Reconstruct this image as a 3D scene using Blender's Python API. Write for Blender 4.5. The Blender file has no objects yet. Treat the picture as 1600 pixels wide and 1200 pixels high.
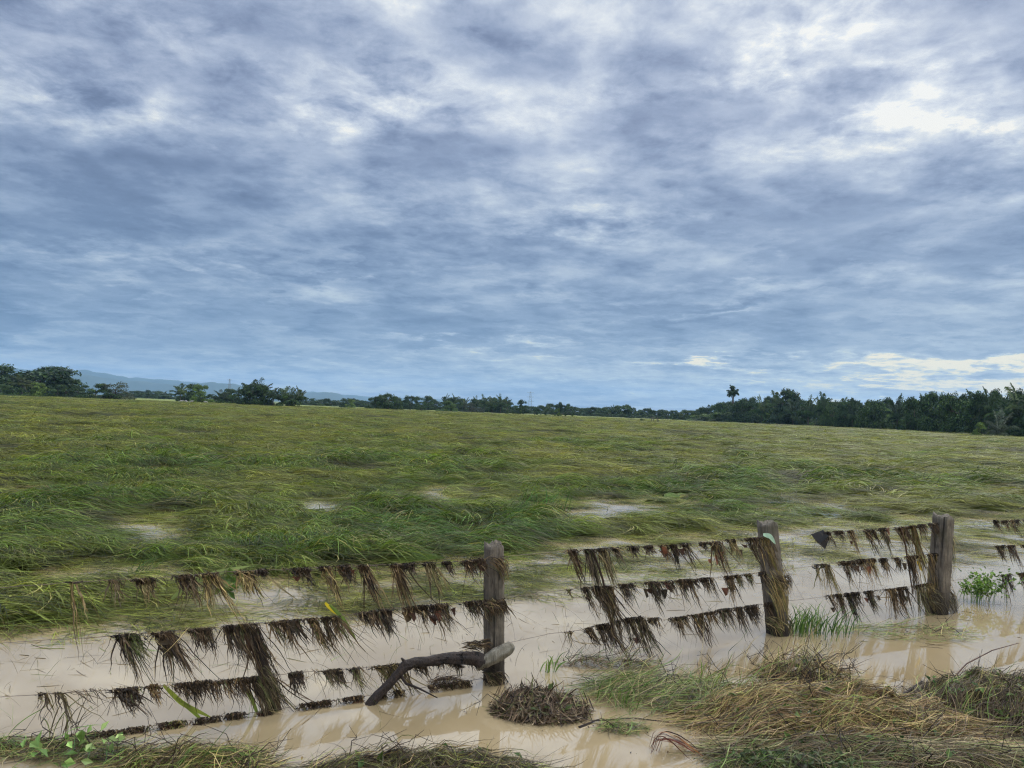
import bpy, math, random
import numpy as np
from mathutils import Vector, Matrix, Euler

R = math.radians
random.seed(7)
rng = np.random.default_rng(7)
SC = bpy.context.scene
COL = SC.collection

# ------------------------------------------------------------------ camera
FPX = 1190.0            # focal length in pixels of the 1600 px wide photograph
CAM_H = 2.2
PITCH, ROLL = R(1.97), R(2.2)
cam_data = bpy.data.cameras.new('camera')
cam_data.sensor_width = 36.0
cam_data.lens = 36.0 * FPX / 1600.0
cam_data.clip_start = 0.05
cam_data.clip_end = 60000.0
cam = bpy.data.objects.new('camera', cam_data)
COL.objects.link(cam)
CM = Matrix.Rotation(R(90) + PITCH, 3, 'X') @ Matrix.Rotation(ROLL, 3, 'Z')
cam.matrix_world = Matrix.Translation((0, 0, CAM_H)) @ CM.to_4x4()
SC.camera = cam
CMN = np.array(CM)


def ray(px, py):
    d = CM @ Vector(((px - 800) / FPX, -(py - 600) / FPX, -1.0))
    return d.normalized()


def G(px, py, z=0.0):
    """world point at height z seen at that place of the photograph"""
    d = ray(px, py)
    t = (z - CAM_H) / d.z
    return Vector((d.x * t, d.y * t, z))


def azel(px, py):
    d = ray(px, py)
    return math.atan2(d.x, d.y), math.asin(d.z)


def proj(x, y, z):
    v = np.stack([x, y, z - CAM_H], -1) @ CMN
    return 800 + FPX * v[..., 0] / -v[..., 2], 600 - FPX * v[..., 1] / -v[..., 2]


# ------------------------------------------------------------------ node helper
class NT:
    def __init__(s, tree):
        s.t = tree

    def n(s, typ, **kw):
        nd = s.t.nodes.new(typ)
        for k, v in kw.items():
            setattr(nd, k, v)
        return nd

    def put(s, sock, v):
        if isinstance(v, bpy.types.NodeSocket):
            s.t.links.new(v, sock)
        elif v is not None:
            sock.default_value = v

    def m(s, op, a, b=None, c=None, clamp=False):
        nd = s.n('ShaderNodeMath', operation=op, use_clamp=clamp)
        s.put(nd.inputs[0], a); s.put(nd.inputs[1], b); s.put(nd.inputs[2], c)
        return nd.outputs[0]

    def v(s, op, a, b=None, scale=None):
        nd = s.n('ShaderNodeVectorMath', operation=op)
        s.put(nd.inputs[0], a); s.put(nd.inputs[1], b)
        if scale is not None:
            s.put(nd.inputs['Scale'], scale)
        return nd.outputs['Value'] if op in ('LENGTH', 'DOT_PRODUCT') else nd.outputs[0]

    def noise(s, vec, scale, detail=4, rough=.55, dist=0.0):
        nd = s.n('ShaderNodeTexNoise')
        s.put(nd.inputs['Vector'], vec)
        nd.inputs['Scale'].default_value = scale
        nd.inputs['Detail'].default_value = detail
        nd.inputs['Roughness'].default_value = rough
        nd.inputs['Distortion'].default_value = dist
        return nd.outputs['Fac']

    def mix(s, f, a, b, typ='MIX'):
        nd = s.n('ShaderNodeMix', data_type='RGBA', blend_type=typ)
        s.put(nd.inputs[0], f)
        for i, q in ((6, a), (7, b)):
            if not isinstance(q, bpy.types.NodeSocket):
                q = (*q, 1.0) if len(q) == 3 else q
            s.put(nd.inputs[i], q)
        return nd.outputs[2]

    def ramp(s, f, stops, interp='LINEAR'):
        nd = s.n('ShaderNodeValToRGB')
        cr = nd.color_ramp
        cr.interpolation = interp
        while len(cr.elements) < len(stops):
            cr.elements.new(0.5)
        for e, (p, c) in zip(cr.elements, stops):
            e.position = p
            e.color = (*c, 1.0) if len(c) == 3 else c
        s.put(nd.inputs[0], f)
        return nd.outputs[0]

    def remap(s, f, a, b, c=0.0, d=1.0):
        nd = s.n('ShaderNodeMapRange')
        s.put(nd.inputs[0], f)
        for i, q in zip((1, 2, 3, 4), (a, b, c, d)):
            nd.inputs[i].default_value = q
        return nd.outputs[0]


def lin(r, g, b):
    return tuple(((c / 255) / 12.92 if c / 255 < .04045 else ((c / 255 + .055) / 1.055) ** 2.4) for c in (r, g, b))


# ------------------------------------------------------------------ sky, sun, exposure
SUN_AZ, SUN_EL = R(28), R(42)
world = bpy.data.worlds.new('World')
SC.world = world
world.use_nodes = True
wt = world.node_tree
wt.nodes.clear()
w = NT(wt)
D = w.n('ShaderNodeTexCoord').outputs['Generated']
sep = w.n('ShaderNodeSeparateXYZ')
w.put(sep.inputs[0], D)
dx, dy, dz = sep.outputs
el = w.m('ARCSINE', dz)
az = w.m('ARCTAN2', dx, dy)
zc = w.m('ADD', w.m('MAXIMUM', dz, 0.0), 0.13)
comb = w.n('ShaderNodeCombineXYZ')
w.put(comb.inputs[0], w.m('DIVIDE', dx, zc)); w.put(comb.inputs[1], w.m('DIVIDE', dy, zc))
P = w.v('ADD', comb.outputs[0], (3.1, 7.7, 0.0))
big = w.noise(P, 1.0, 5, .52, .35)
mid = w.noise(w.v('ADD', P, (11.0, 4.0, 2.0)), 3.6, 9, .60, .35)
fine = w.noise(w.v('ADD', P, (1.0, 14.0, 5.0)), 10.0, 8, .64, .3)
aecomb = w.n('ShaderNodeCombineXYZ')
w.put(aecomb.inputs[0], az); w.put(aecomb.inputs[1], el)
# wispy warping so that the brighter and darker areas get torn edges
nw = w.n('ShaderNodeTexNoise')
w.put(nw.inputs['Vector'], P)
nw.inputs['Scale'].default_value = 1.6
nw.inputs['Detail'].default_value = 8
nw.inputs['Roughness'].default_value = .62
offs = w.v('MULTIPLY', w.v('SUBTRACT', nw.outputs['Color'], (.5, .5, .5)), (.36, .17, 0))
AE = w.v('ADD', aecomb.outputs[0], offs)
BLOBS = [
    # px, py, sx, sy (source pixels), amount
    (1400, 60, 60, 50, .16), (1330, 130, 60, 30, .20), (1400, 205, 60, 12, .15), (1500, 212, 36, 10, .12), (1330, 190, 30, 14, .16), (1510, 90, 40, 30, .16), (1440, 130, 30, 30, .12), (1180, 60, 60, 30, .12), (1290, 20, 90, 30, .20),
    (1570, 150, 60, 80, .10), (1180, 110, 70, 22, .22), (980, 130, 50, 16, .16), (860, 150, 50, 24, .10),
    (800, 80, 60, 30, -.10), (620, 150, 90, 28, .22), (480, 170, 90, 22, .16), (560, 90, 60, 40, .12),
    (60, 120, 80, 28, .24), (300, 30, 70, 20, .18), (160, 190, 60, 20, .12), (900, 335, 90, 18, .30), (640, 240, 80, 14, .14),
    (600, 290, 60, 16, .12), (1100, 579, 60, 6, .55), (1480, 566, 110, 10, .55), (1400, 592, 100, 7, .38), (1590, 575, 70, 9, .45), (1520, 600, 90, 5, .3), (800, 541, 160, 7, .22),
    (290, 408, 190, 7, .18), (120, 365, 120, 9, .12), (1110, 498, 90, 6, .24), (1060, 460, 120, 14, .10), (700, 575, 300, 16, .08),
    (1400, 620, 400, 22, .14), (1300, 235, 90, 20, .14), (1540, 215, 60, 14, .22),
    (1545, 45, 70, 42, -.30), (1345, 100, 50, 18, -.12), (690, 215, 60, 22, -.26), (535, 232, 50, 26, -.24), (420, 50, 90, 30, -.12),
    (250, 120, 90, 22, -.12), (560, 40, 120, 20, -.08), (250, 270, 110, 22, -.20), (180, 330, 160, 14, -.14), (200, 490, 260, 12, -.12),
    (560, 500, 260, 16, -.14), (960, 475, 130, 9, -.24), (1230, 350, 110, 22, -.18), (1380, 395, 190, 18, -.20), (1220, 500, 160, 12, -.16),
    (1180, 545, 110, 7, -.12), (870, 100, 70, 36, -.10), (1060, 170, 70, 26, -.18), (1100, 60, 70, 20, -.14), (1230, 200, 50, 16, -.14),
    (1350, 130, 40, 30, -.16), (1100, 300, 150, 20, -.08), (1500, 300, 120, 30, .02), (880, 220, 70, 22, -.14), (60, 210, 70, 14, -.08),
    (60, 20, 60, 22, -.06), (80, 440, 160, 8, -.06),
]
acc = None
for (bx, by, sx, sy, amt) in BLOBS:
    a0, e0 = azel(bx, by)
    k = w.v('MULTIPLY', w.v('SUBTRACT', AE, (a0, e0, 0)), (FPX / sx, FPX / sy, 0))
    q = w.v('DOT_PRODUCT', k, k)
    e = w.m('MULTIPLY', w.m('EXPONENT', w.m('MULTIPLY', q, -.5)), amt)
    acc = e if acc is None else w.m('ADD', acc, e)
frontmask = w.remap(dy, 0.0, 0.35)
acc = w.m('MULTIPLY', acc, frontmask)
acc = w.m('MULTIPLY', acc, w.remap(w.m('ADD', w.m('MULTIPLY', mid, .6), w.m('MULTIPLY', fine, .4)), .38, .62, .15, 1.35))
# brightness against elevation (radians): pale near the horizon, darkest at 7-10 degrees, brighter upwards
prof = w.ramp(w.remap(el, 0.0, 0.60), [(0.0, (.60,) * 3), (.10, (.53,) * 3), (.19, (.44,) * 3), (.36, (.43,) * 3), (.52, (.49,) * 3), (.68, (.58,) * 3), (.90, (.62,) * 3), (1.0, (.62,) * 3)])
hl = w.remap(el, 0.03, 0.40, .55, 1.15)
v = w.m('ADD', prof, acc)
v = w.m('ADD', v, w.m('MULTIPLY', w.m('MULTIPLY', w.m('SUBTRACT', big, .5), .42), hl))
v = w.m('ADD', v, w.m('MULTIPLY', w.m('MULTIPLY', w.m('SUBTRACT', mid, .5), .85), w.remap(el, .05, .40, .35, 1.15)))
v = w.m('ADD', v, w.m('MULTIPLY', w.m('MULTIPLY', w.m('SUBTRACT', fine, .5), .62), w.remap(el, .06, .40, .22, 1.1)))
bandn = w.noise(w.v('MULTIPLY', AE, (3.2, 26.0, 1.0)), 1.0, 4, .55, .3)          # long low layers towards the horizon
v = w.m('ADD', v, w.m('MULTIPLY', w.m('MULTIPLY', w.m('SUBTRACT', bandn, .5), .85), w.remap(el, .14, .32, 1.0, .15)))
massn = w.noise(w.v('MULTIPLY', AE, (4.2, 9.0, 1.0)), 1.0, 3, .5, .4)             # broad darker cloud masses
v = w.m('ADD', v, w.m('MULTIPLY', w.m('SUBTRACT', massn, .5), .42))
v = w.m('ADD', v, w.m('ADD', w.m('MULTIPLY', az, .11), -.062))
vo = w.n('ShaderNodeTexVoronoi', feature='SMOOTH_F1')
vo.inputs['Scale'].default_value = 3.4
vo.inputs['Smoothness'].default_value = .35
vo.inputs['Detail'].default_value = 2.0
vo.inputs['Roughness'].default_value = .45
w.put(vo.inputs['Vector'], w.v('ADD', P, w.v('SCALE', nw.outputs['Color'], None, .55)))
v = w.m('ADD', v, w.m('MULTIPLY', w.m('MULTIPLY', w.m('SUBTRACT', vo.outputs['Distance'], .60), .50), w.remap(el, .08, .40, .35, 1.15)))
blue = w.ramp(v, [(0.0, lin(76, 102, 136)), (.25, lin(100, 128, 162)), (.42, lin(128, 153, 182)), (.58, lin(160, 180, 200)), (.75, lin(192, 207, 214)), (.9, lin(236, 232, 205)), (1.0, lin(255, 244, 210))])
grey = w.ramp(v, [(0.0, lin(92, 104, 132)), (.25, lin(120, 134, 163)), (.42, lin(146, 160, 187)), (.58, lin(172, 184, 206)), (.74, lin(200, 209, 223)), (.92, lin(230, 235, 239)), (1.0, lin(248, 248, 243))])
cloud = w.mix(w.remap(el, .04, .36), blue, grey)
sky = w.n('ShaderNodeTexSky')
sky.sky_type = 'NISHITA'
sky.sun_disc = False
sky.sun_elevation = SUN_EL
sky.sun_rotation = SUN_AZ
STR = 0.1
# above the frame the overcast gets brighter towards the veiled sun
high = w.remap(el, R(29), R(50), 1.0, 4.1)
behind = w.remap(dy, -.35, .3, 1.9, 1.0)
gain = w.m('MULTIPLY', w.m('MAXIMUM', high, behind), 1.0 / STR)
cloudg = w.v('SCALE', cloud, None, gain)
final = w.mix(.93, sky.outputs[0], cloudg)
bg = w.n('ShaderNodeBackground')
w.put(bg.inputs[0], final)
bg.inputs[1].default_value = STR
wo = w.n('ShaderNodeOutputWorld')
w.put(wo.inputs[0], bg.outputs[0])
world.cycles.sampling_method = 'MANUAL'
world.cycles.sample_map_resolution = 512

sun_d = bpy.data.lights.new('sun', 'SUN')
sun_d.energy = 1.5
sun_d.angle = R(14)
sun_d.color = (1.0, .95, .86)
sun = bpy.data.objects.new('sun', sun_d)
COL.objects.link(sun)
sd = Vector((math.sin(SUN_AZ) * math.cos(SUN_EL), math.cos(SUN_AZ) * math.cos(SUN_EL), math.sin(SUN_EL)))
sun.rotation_euler = sd.to_track_quat('Z', 'Y').to_euler()

SC.view_settings.view_transform = 'Standard'
SC.view_settings.look = 'None'
SC.view_settings.exposure = 0.0
SC.view_settings.gamma = 1.0
SC.render.engine = 'CYCLES'
SC.cycles.max_bounces = 6
SC.cycles.diffuse_bounces = 2
SC.cycles.glossy_bounces = 3
SC.cycles.transmission_bounces = 3
SC.cycles.volume_bounces = 0
SC.cycles.transparent_max_bounces = 6
SC.cycles.caustics_reflective = False
SC.cycles.caustics_refractive = False
SC.cycles.use_denoising = True
SC.cycles.denoiser = 'OPENIMAGEDENOISE'
SC.cycles.denoising_input_passes = 'RGB_ALBEDO_NORMAL'
SC.cycles.denoising_prefilter = 'NONE'
SC.cycles.sample_clamp_indirect = 3.0
SC.cycles.pixel_filter_type = 'BLACKMAN_HARRIS'
SC.cycles.filter_width = 1.25

# ------------------------------------------------------------------ materials


def new_mat(name):
    mt = bpy.data.materials.new(name)
    mt.use_nodes = True
    t = mt.node_tree
    t.nodes.clear()
    n = NT(t)
    out = n.n('ShaderNodeOutputMaterial')
    return mt, n, out


def bsdf(n, col, rough=.6, spec=.5, ior=None, normal=None):
    b = n.n('ShaderNodeBsdfPrincipled')
    n.put(b.inputs['Base Color'], col if isinstance(col, bpy.types.NodeSocket) else (*col, 1))
    n.put(b.inputs['Roughness'], rough)
    b.inputs['Specular IOR Level'].default_value = spec
    if ior:
        b.inputs['IOR'].default_value = ior
    if normal is not None:
        n.put(b.inputs['Normal'], normal)
    return b


def bump(n, h, strength=.5, dist=.01, normal=None):
    b = n.n('ShaderNodeBump')
    b.inputs['Strength'].default_value = strength
    b.inputs['Distance'].default_value = dist
    n.put(b.inputs['Height'], h)
    if normal is not None:
        n.put(b.inputs['Normal'], normal)
    return b.outputs[0]


def leafy(name, tint_attr=False, rough=.5, trans=.3, spec=.35, var=.35):
    """plant matter coloured by the mesh's own per-strand colours"""
    mt, n, out = new_mat(name)
    at = n.n('ShaderNodeAttribute', attribute_name='Col').outputs['Color']
    pos = n.n('ShaderNodeNewGeometry').outputs['Position']
    nz = n.noise(pos, 9.0, 3)
    col = n.mix(1.0, at, n.ramp(nz, [(.3, (1 - var,) * 3), (.7, (1 + var,) * 3)]), 'MULTIPLY')
    oi = n.n('ShaderNodeObjectInfo').outputs['Random']
    col = n.mix(1.0, col, n.ramp(oi, [(0, (.72, .76, .84)), (1, (1.32, 1.22, 1.0))]), 'MULTIPLY')
    b = bsdf(n, col, rough, spec)
    tr = n.n('ShaderNodeBsdfTranslucent')
    n.put(tr.inputs[0], col)
    mx = n.n('ShaderNodeMixShader')
    mx.inputs[0].default_value = trans
    n.put(mx.inputs[1], b.outputs[0]); n.put(mx.inputs[2], tr.outputs[0])
    n.put(out.inputs[0], mx.outputs[0])
    return mt


def field_mat(name, carpet=False):
    """long grass: fresh green to olive, straw per blade, tint per tuft"""
    mt, n, out = new_mat(name)
    pos = n.n('ShaderNodeNewGeometry').outputs['Position']
    if carpet:
        tint = n.n('ShaderNodeAttribute', attribute_name='tint').outputs['Fac']
        st = n.v('MULTIPLY', pos, (1.0, 1.0, 1.0))
        br = n.ramp(n.noise(st, 2.2, 8, .65, .6), [(.3, (.45,) * 3), (.7, (1.25,) * 3)])
        straw = n.remap(n.noise(pos, 7.0, 5), .5, .75, 0, .35)
    else:
        tint = n.n('ShaderNodeAttribute', attribute_name='tint', attribute_type='INSTANCER').outputs['Fac']
        at = n.n('ShaderNodeAttribute', attribute_name='Col').outputs['Color']
        sp = n.n('ShaderNodeSeparateColor')
        n.put(sp.inputs[0], at)
        rnd = n.n('ShaderNodeObjectInfo').outputs['Random']
        br = n.m('MULTIPLY', sp.outputs[0], n.remap(rnd, 0, 1, .42, 1.30))
        cc = n.n('ShaderNodeCombineColor')
        for i in range(3):
            n.put(cc.inputs[i], br)
        br = cc.outputs[0]
        straw = sp.outputs[1]
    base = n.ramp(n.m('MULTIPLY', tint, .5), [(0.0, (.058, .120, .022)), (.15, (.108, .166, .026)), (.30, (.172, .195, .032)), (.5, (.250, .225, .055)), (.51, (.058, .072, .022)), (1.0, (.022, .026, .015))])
    base = n.mix(straw, base, (.24, .205, .075))
    col = n.mix(1.0, base, br, 'MULTIPLY')
    if carpet:
        h = n.noise(pos, 6.0, 8, .7)
        b = bsdf(n, col, .7, .2, normal=bump(n, h, 1.0, .12))
        n.put(out.inputs[0], b.outputs[0])
    else:
        b = bsdf(n, col, .5, .18)
        tr = n.n('ShaderNodeBsdfTranslucent')
        n.put(tr.inputs[0], n.mix(1.0, col, (1.25, 1.2, .7), 'MULTIPLY'))
        mx = n.n('ShaderNodeMixShader')
        mx.inputs[0].default_value = .38
        n.put(mx.inputs[1], b.outputs[0]); n.put(mx.inputs[2], tr.outputs[0])
        n.put(out.inputs[0], mx.outputs[0])
    return mt


def water_mat():
    mt, n, out = new_mat('muddy_water')
    pos = n.n('ShaderNodeNewGeometry').outputs['Position']
    c = n.ramp(n.noise(pos, .55, 5, .6, .6), [(.3, (.250, .186, .100)), (.7, (.335, .260, .150))])
    h1 = n.noise(n.v('MULTIPLY', pos, (1.0, 1.7, 1)), 5.0, 3, .5, .3)
    h2 = n.noise(n.v('MULTIPLY', pos, (1.0, 2.2, 1)), 26.0, 2, .5)
    nm = bump(n, h1, .006, .0012)
    nm = bump(n, h2, .004, .0003, nm)
    b = bsdf(n, c, .0, .5, ior=2.7, normal=nm)
    n.put(out.inputs[0], b.outputs[0])
    return mt


def soil_mat(name, c0, c1, rough=.75, scale=3.0, bd=.03):
    mt, n, out = new_mat(name)
    pos = n.n('ShaderNodeNewGeometry').outputs['Position']
    c = n.ramp(n.noise(pos, scale, 8, .65, .4), [(.3, c0), (.7, c1)])
    b = bsdf(n, c, rough, .4, normal=bump(n, n.noise(pos, scale * 6, 6, .7), .8, bd))
    n.put(out.inputs[0], b.outputs[0])
    return mt


def wood_mat(name, c0, c1, wet=None, stretch=.06, rough=.8, bs=1.0, moss=True):
    mt, n, out = new_mat(name)
    oc = n.n('ShaderNodeTexCoord').outputs['Object']
    sv = n.v('MULTIPLY', oc, (1, 1, stretch))
    g1 = n.noise(sv, 60, 8, .7, .5)
    g2 = n.noise(sv, 18, 4, .6, .8)
    blot = n.noise(oc, 7, 5, .6)
    c = n.ramp(g1, [(.30, c0), (.70, c1)])
    crack = n.remap(g2, .60, .68, 1.0, .22)
    cc = n.n('ShaderNodeCombineColor')
    for i in range(3):
        n.put(cc.inputs[i], crack)
    c = n.mix(1.0, c, cc.outputs[0], 'MULTIPLY')
    c = n.mix(n.remap(blot, .42, .68, 0, .65), c, (c0[0] * .7, c0[1] * .7, c0[2] * .65))
    if moss:
        c = n.mix(n.remap(n.noise(oc, 4, 4, .6), .52, .7, 0, .45), c, (.045, .055, .022))
    r = rough
    if wet is not None:
        pz = n.n('ShaderNodeSeparateXYZ')
        n.put(pz.inputs[0], n.n('ShaderNodeNewGeometry').outputs['Position'])
        zz = n.m('ADD', pz.outputs[2], n.m('MULTIPLY', blot, .3))
        f = n.remap(zz, wet, wet + .3, 0.0, 1.0)
        c = n.mix(f, (c0[0] * .35, c0[1] * .32, c0[2] * .3), c)
    hh = n.m('ADD', g1, n.m('MULTIPLY', crack, .8))
    b = bsdf(n, c, r, .35, normal=bump(n, hh, bs, .012))
    n.put(out.inputs[0], b.outputs[0])
    return mt


def metal_mat(name, col, rough=.6, metallic=.6):
    mt, n, out = new_mat(name)
    pos = n.n('ShaderNodeNewGeometry').outputs['Position']
    c = n.ramp(n.noise(pos, 40, 4), [(.3, tuple(q * .6 for q in col)), (.7, col)])
    b = bsdf(n, c, rough)
    b.inputs['Metallic'].default_value = metallic
    n.put(out.inputs[0], b.outputs[0])
    return mt


M_FIELD = field_mat('field_grass')
M_CARPET = field_mat('matted_grass', True)
M_WATER = water_mat()
M_VEG = leafy('plant_matter', rough=.45)
M_WET = leafy('wet_debris', rough=.5, trans=.06, spec=.22)
M_TREE = leafy('tree_leaves', rough=.55, trans=.2, spec=.3, var=.3)
M_MUD = soil_mat('mud', (.10, .075, .045), (.20, .15, .09), .5)
M_SOIL = soil_mat('pile_core', (.012, .009, .006), (.04, .028, .016), .8, 12)
M_POST = wood_mat('weathered_wood', (.060, .048, .036), (.27, .225, .17), wet=.22, bs=1.8)
M_BARK = wood_mat('tree_bark', (.05, .04, .03), (.12, .10, .075), moss=False)
M_PALEBARK = wood_mat('pale_bark', (.38, .36, .31), (.6, .57, .5), moss=False)
M_WETBARK = wood_mat('wet_bark', (.008, .005, .004), (.055, .036, .027), rough=.65, moss=False, bs=1.5, stretch=.5)
M_BAREWOOD = wood_mat('bare_wood', (.10, .085, .06), (.26, .235, .18), rough=.75, moss=False, bs=.9)
M_WIRE = metal_mat('rusty_wire', (.16, .12, .09))
M_STEEL = metal_mat('tower_steel', (.25, .27, .30), .5, .3)
M_FARLAND = soil_mat('distant_ground', (.07, .10, .025), (.12, .14, .045), .9, .02, .1)
M_HILL = soil_mat('hill_forest', (.020, .036, .022), (.035, .055, .028), .95, .004, .5)

# ------------------------------------------------------------------ mesh helpers


def grad_noise(x, y, seed=0):
    xi = np.floor(x).astype(np.int64); yi = np.floor(y).astype(np.int64)
    xf = x - xi; yf = y - yi

    def gr(ix, iy):
        h = (ix * 374761393 + iy * 668265263 + seed * 1442695041) & 0xffffffff
        h = ((h ^ (h >> 13)) * 1274126177) & 0xffffffff
        h = h ^ (h >> 16)
        a = (h & 0xffff) / 65536.0 * 2 * np.pi
        return np.cos(a), np.sin(a)
    u = xf * xf * xf * (xf * (xf * 6 - 15) + 10)
    vv = yf * yf * yf * (yf * (yf * 6 - 15) + 10)
    r = []
    for ox, oy in ((0, 0), (1, 0), (0, 1), (1, 1)):
        gx, gy = gr(xi + ox, yi + oy)
        r.append(gx * (xf - ox) + gy * (yf - oy))
    a = r[0] + u * (r[1] - r[0]); b = r[2] + u * (r[3] - r[2])
    return (a + vv * (b - a)) * 1.4


def fbm(x, y, s, octs=4, seed=0, rough=.5):
    x = np.asarray(x, float) / s; y = np.asarray(y, float) / s
    t = np.zeros(np.broadcast(x, y).shape); a = 1.0
    for i in range(octs):
        t = t + a * grad_noise(x * 2 ** i + 13.7 * i, y * 2 ** i - 7.3 * i, seed + i)
        a *= rough
    return t


def sstep(a, b, x):
    t = np.clip((x - a) / (b - a), 0, 1)
    return t * t * (3 - 2 * t)


class MB:
    def __init__(s):
        s.V = []; s.F4 = []; s.F3 = []; s.C = []; s.n = 0; s.M4 = []; s.M3 = []

    def add(s, verts, quads=None, tris=None, col=(1, 1, 1), mat=0):
        verts = np.asarray(verts, float).reshape(-1, 3)
        k = len(verts)
        c = np.ones((k, 4)); c[:, :3] = col
        s.V.append(verts); s.C.append(c)
        if quads is not None and len(quads):
            s.F4.append(np.asarray(quads).reshape(-1, 4) + s.n); s.M4.append(np.full(len(s.F4[-1]), mat))
        if tris is not None and len(tris):
            s.F3.append(np.asarray(tris).reshape(-1, 3) + s.n); s.M3.append(np.full(len(s.F3[-1]), mat))
        s.n += k

    def mesh(s, name, mats, smooth=False, attrs=None):
        me = bpy.data.meshes.new(name)
        V = np.concatenate(s.V); C = np.concatenate(s.C)
        f4 = np.concatenate(s.F4) if s.F4 else np.zeros((0, 4), int)
        f3 = np.concatenate(s.F3) if s.F3 else np.zeros((0, 3), int)
        me.vertices.add(len(V)); me.vertices.foreach_set('co', V.ravel())
        nl = f4.size + f3.size
        me.loops.add(nl)
        me.loops.foreach_set('vertex_index', np.concatenate([f4.ravel(), f3.ravel()]).astype(np.int32))
        npo = len(f4) + len(f3)
        me.polygons.add(npo)
        st = np.concatenate([np.arange(len(f4)) * 4, f4.size + np.arange(len(f3)) * 3]).astype(np.int32)
        me.polygons.foreach_set('loop_start', st)
        mi = np.concatenate(([*s.M4] + [*s.M3]) or [np.zeros(0)]).astype(np.int32)
        if len(mats) > 1:
            me.polygons.foreach_set('material_index', mi)
        me.polygons.foreach_set('use_smooth', np.full(npo, smooth))
        ca = me.color_attributes.new('Col', 'FLOAT_COLOR', 'POINT')
        ca.data.foreach_set('color', C.ravel())
        for k, a in (attrs or {}).items():
            at = me.attributes.new(k, 'FLOAT', 'POINT')
            at.data.foreach_set('value', np.asarray(a, float).ravel())
        for m_ in mats:
            me.materials.append(m_)
        me.update(); me.validate()
        return me

    def build(s, name, mats, parent=None, smooth=False, attrs=None, loc=None):
        if not isinstance(mats, (list, tuple)):
            mats = [mats]
        if loc is not None:
            s.V = [q - np.array(loc) for q in s.V]
        o = bpy.data.objects.new(name, s.mesh(name, mats, smooth, attrs))
        if loc is not None:
            o.location = loc
        COL.objects.link(o)
        if parent:
            o.parent = parent
            if loc is None and parent.location.length:
                o.matrix_parent_inverse = Matrix.Translation(-parent.location)
        return o


def tag(o, label=None, cat=None, group=None, kind=None):
    if label: o['label'] = label
    if cat: o['category'] = cat
    if group: o['group'] = group
    if kind: o['kind'] = kind
    return o


def empty(name, loc, label=None, cat=None, group=None):
    o = bpy.data.objects.new(name, None)
    o.empty_display_size = .2
    o.location = loc
    COL.objects.link(o)
    return tag(o, label, cat, group)


def ribbons(mb, P, W, col, side=None, mat=0, r=rng):
    """P (N,K,3) centre lines, W (N,K) widths, col (N,3)"""
    N, K, _ = P.shape
    T = np.gradient(P, axis=1)
    if side is None:
        side = r.normal(size=(N, 1, 3)) * .5 + np.array([0, 0, .8])
    S = np.cross(T, side)
    S /= (np.linalg.norm(S, axis=2, keepdims=True) + 1e-9)
    A = P - S * W[..., None] / 2; B = P + S * W[..., None] / 2
    V = np.stack([A, B], 2).reshape(-1, 3)
    i = (np.arange(N)[:, None] * K + np.arange(K - 1)[None, :]) * 2
    Q = np.stack([i, i + 1, i + 3, i + 2], -1).reshape(-1, 4)
    C = np.repeat(np.asarray(col, float).reshape(N, 3), K * 2, 0)
    mb.add(V, Q, None, C, mat)


def tube(mb, path, rad, seg=6, col=(1, 1, 1), mat=0, cap=True, rough=0.0, r=rng):
    P = np.asarray([tuple(p) for p in path], float); K = len(P)
    rad = np.broadcast_to(np.asarray(rad, float), (K,))
    T = np.gradient(P, axis=0); T /= np.linalg.norm(T, axis=1, keepdims=True) + 1e-9
    up = np.array([0, 0, 1.0]) if abs(T[0, 2]) < .9 else np.array([0, 1.0, 0])
    U = np.cross(T, up); U /= np.linalg.norm(U, axis=1, keepdims=True) + 1e-9
    Wv = np.cross(T, U)
    a = np.linspace(0, 2 * np.pi, seg, endpoint=False)
    rr = rad[:, None] * (1 + rough * r.normal(size=(K, seg)))
    V = P[:, None, :] + rr[..., None] * (np.cos(a)[None, :, None] * U[:, None, :] + np.sin(a)[None, :, None] * Wv[:, None, :])
    V = V.reshape(-1, 3)
    Q = []
    for k in range(K - 1):
        for j in range(seg):
            j2 = (j + 1) % seg
            Q.append((k * seg + j, k * seg + j2, (k + 1) * seg + j2, (k + 1) * seg + j))
    tr = []
    if cap:
        V = np.vstack([V, P[0] - T[0] * rad[0] * .25, P[-1] + T[-1] * rad[-1] * .25])
        c0, c1 = len(V) - 2, len(V) - 1
        for j in range(seg):
            j2 = (j + 1) % seg
            tr.append((c0, j2, j)); tr.append((c1, (K - 1) * seg + j, (K - 1) * seg + j2))
    mb.add(V, Q, tr, col, mat)


def cards(mb, C, N_, size, col, aspect=.6, mat=0, r=rng):
    """leaf clumps: folded lozenges centred on C facing N_"""
    k = len(C)
    N_ = N_ / (np.linalg.norm(N_, axis=1, keepdims=True) + 1e-9)
    t = np.cross(N_, r.normal(size=(k, 3))); t /= np.linalg.norm(t, axis=1, keepdims=True) + 1e-9
    b = np.cross(N_, t)
    s = np.asarray(size)[:, None]
    droop = -N_ * s * .18
    v = np.stack([C - t * s / 2 + droop, C - b * s * aspect / 2, C + t * s / 2 + droop, C + b * s * aspect / 2], 1)
    i = np.arange(k)[:, None] * 4
    mb.add(v.reshape(-1, 3), np.hstack([i, i + 1, i + 2, i + 3]), None, np.repeat(col, 4, 0), mat)


def pal(k, cols, wts=None, jit=.25, r=rng):
    cols = np.array(cols, float)
    i = r.choice(len(cols), k, p=None if wts is None else np.array(wts) / sum(wts))
    return cols[i] * (1 + jit * r.normal(size=(k, 1))).clip(.4, 1.8)


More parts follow.
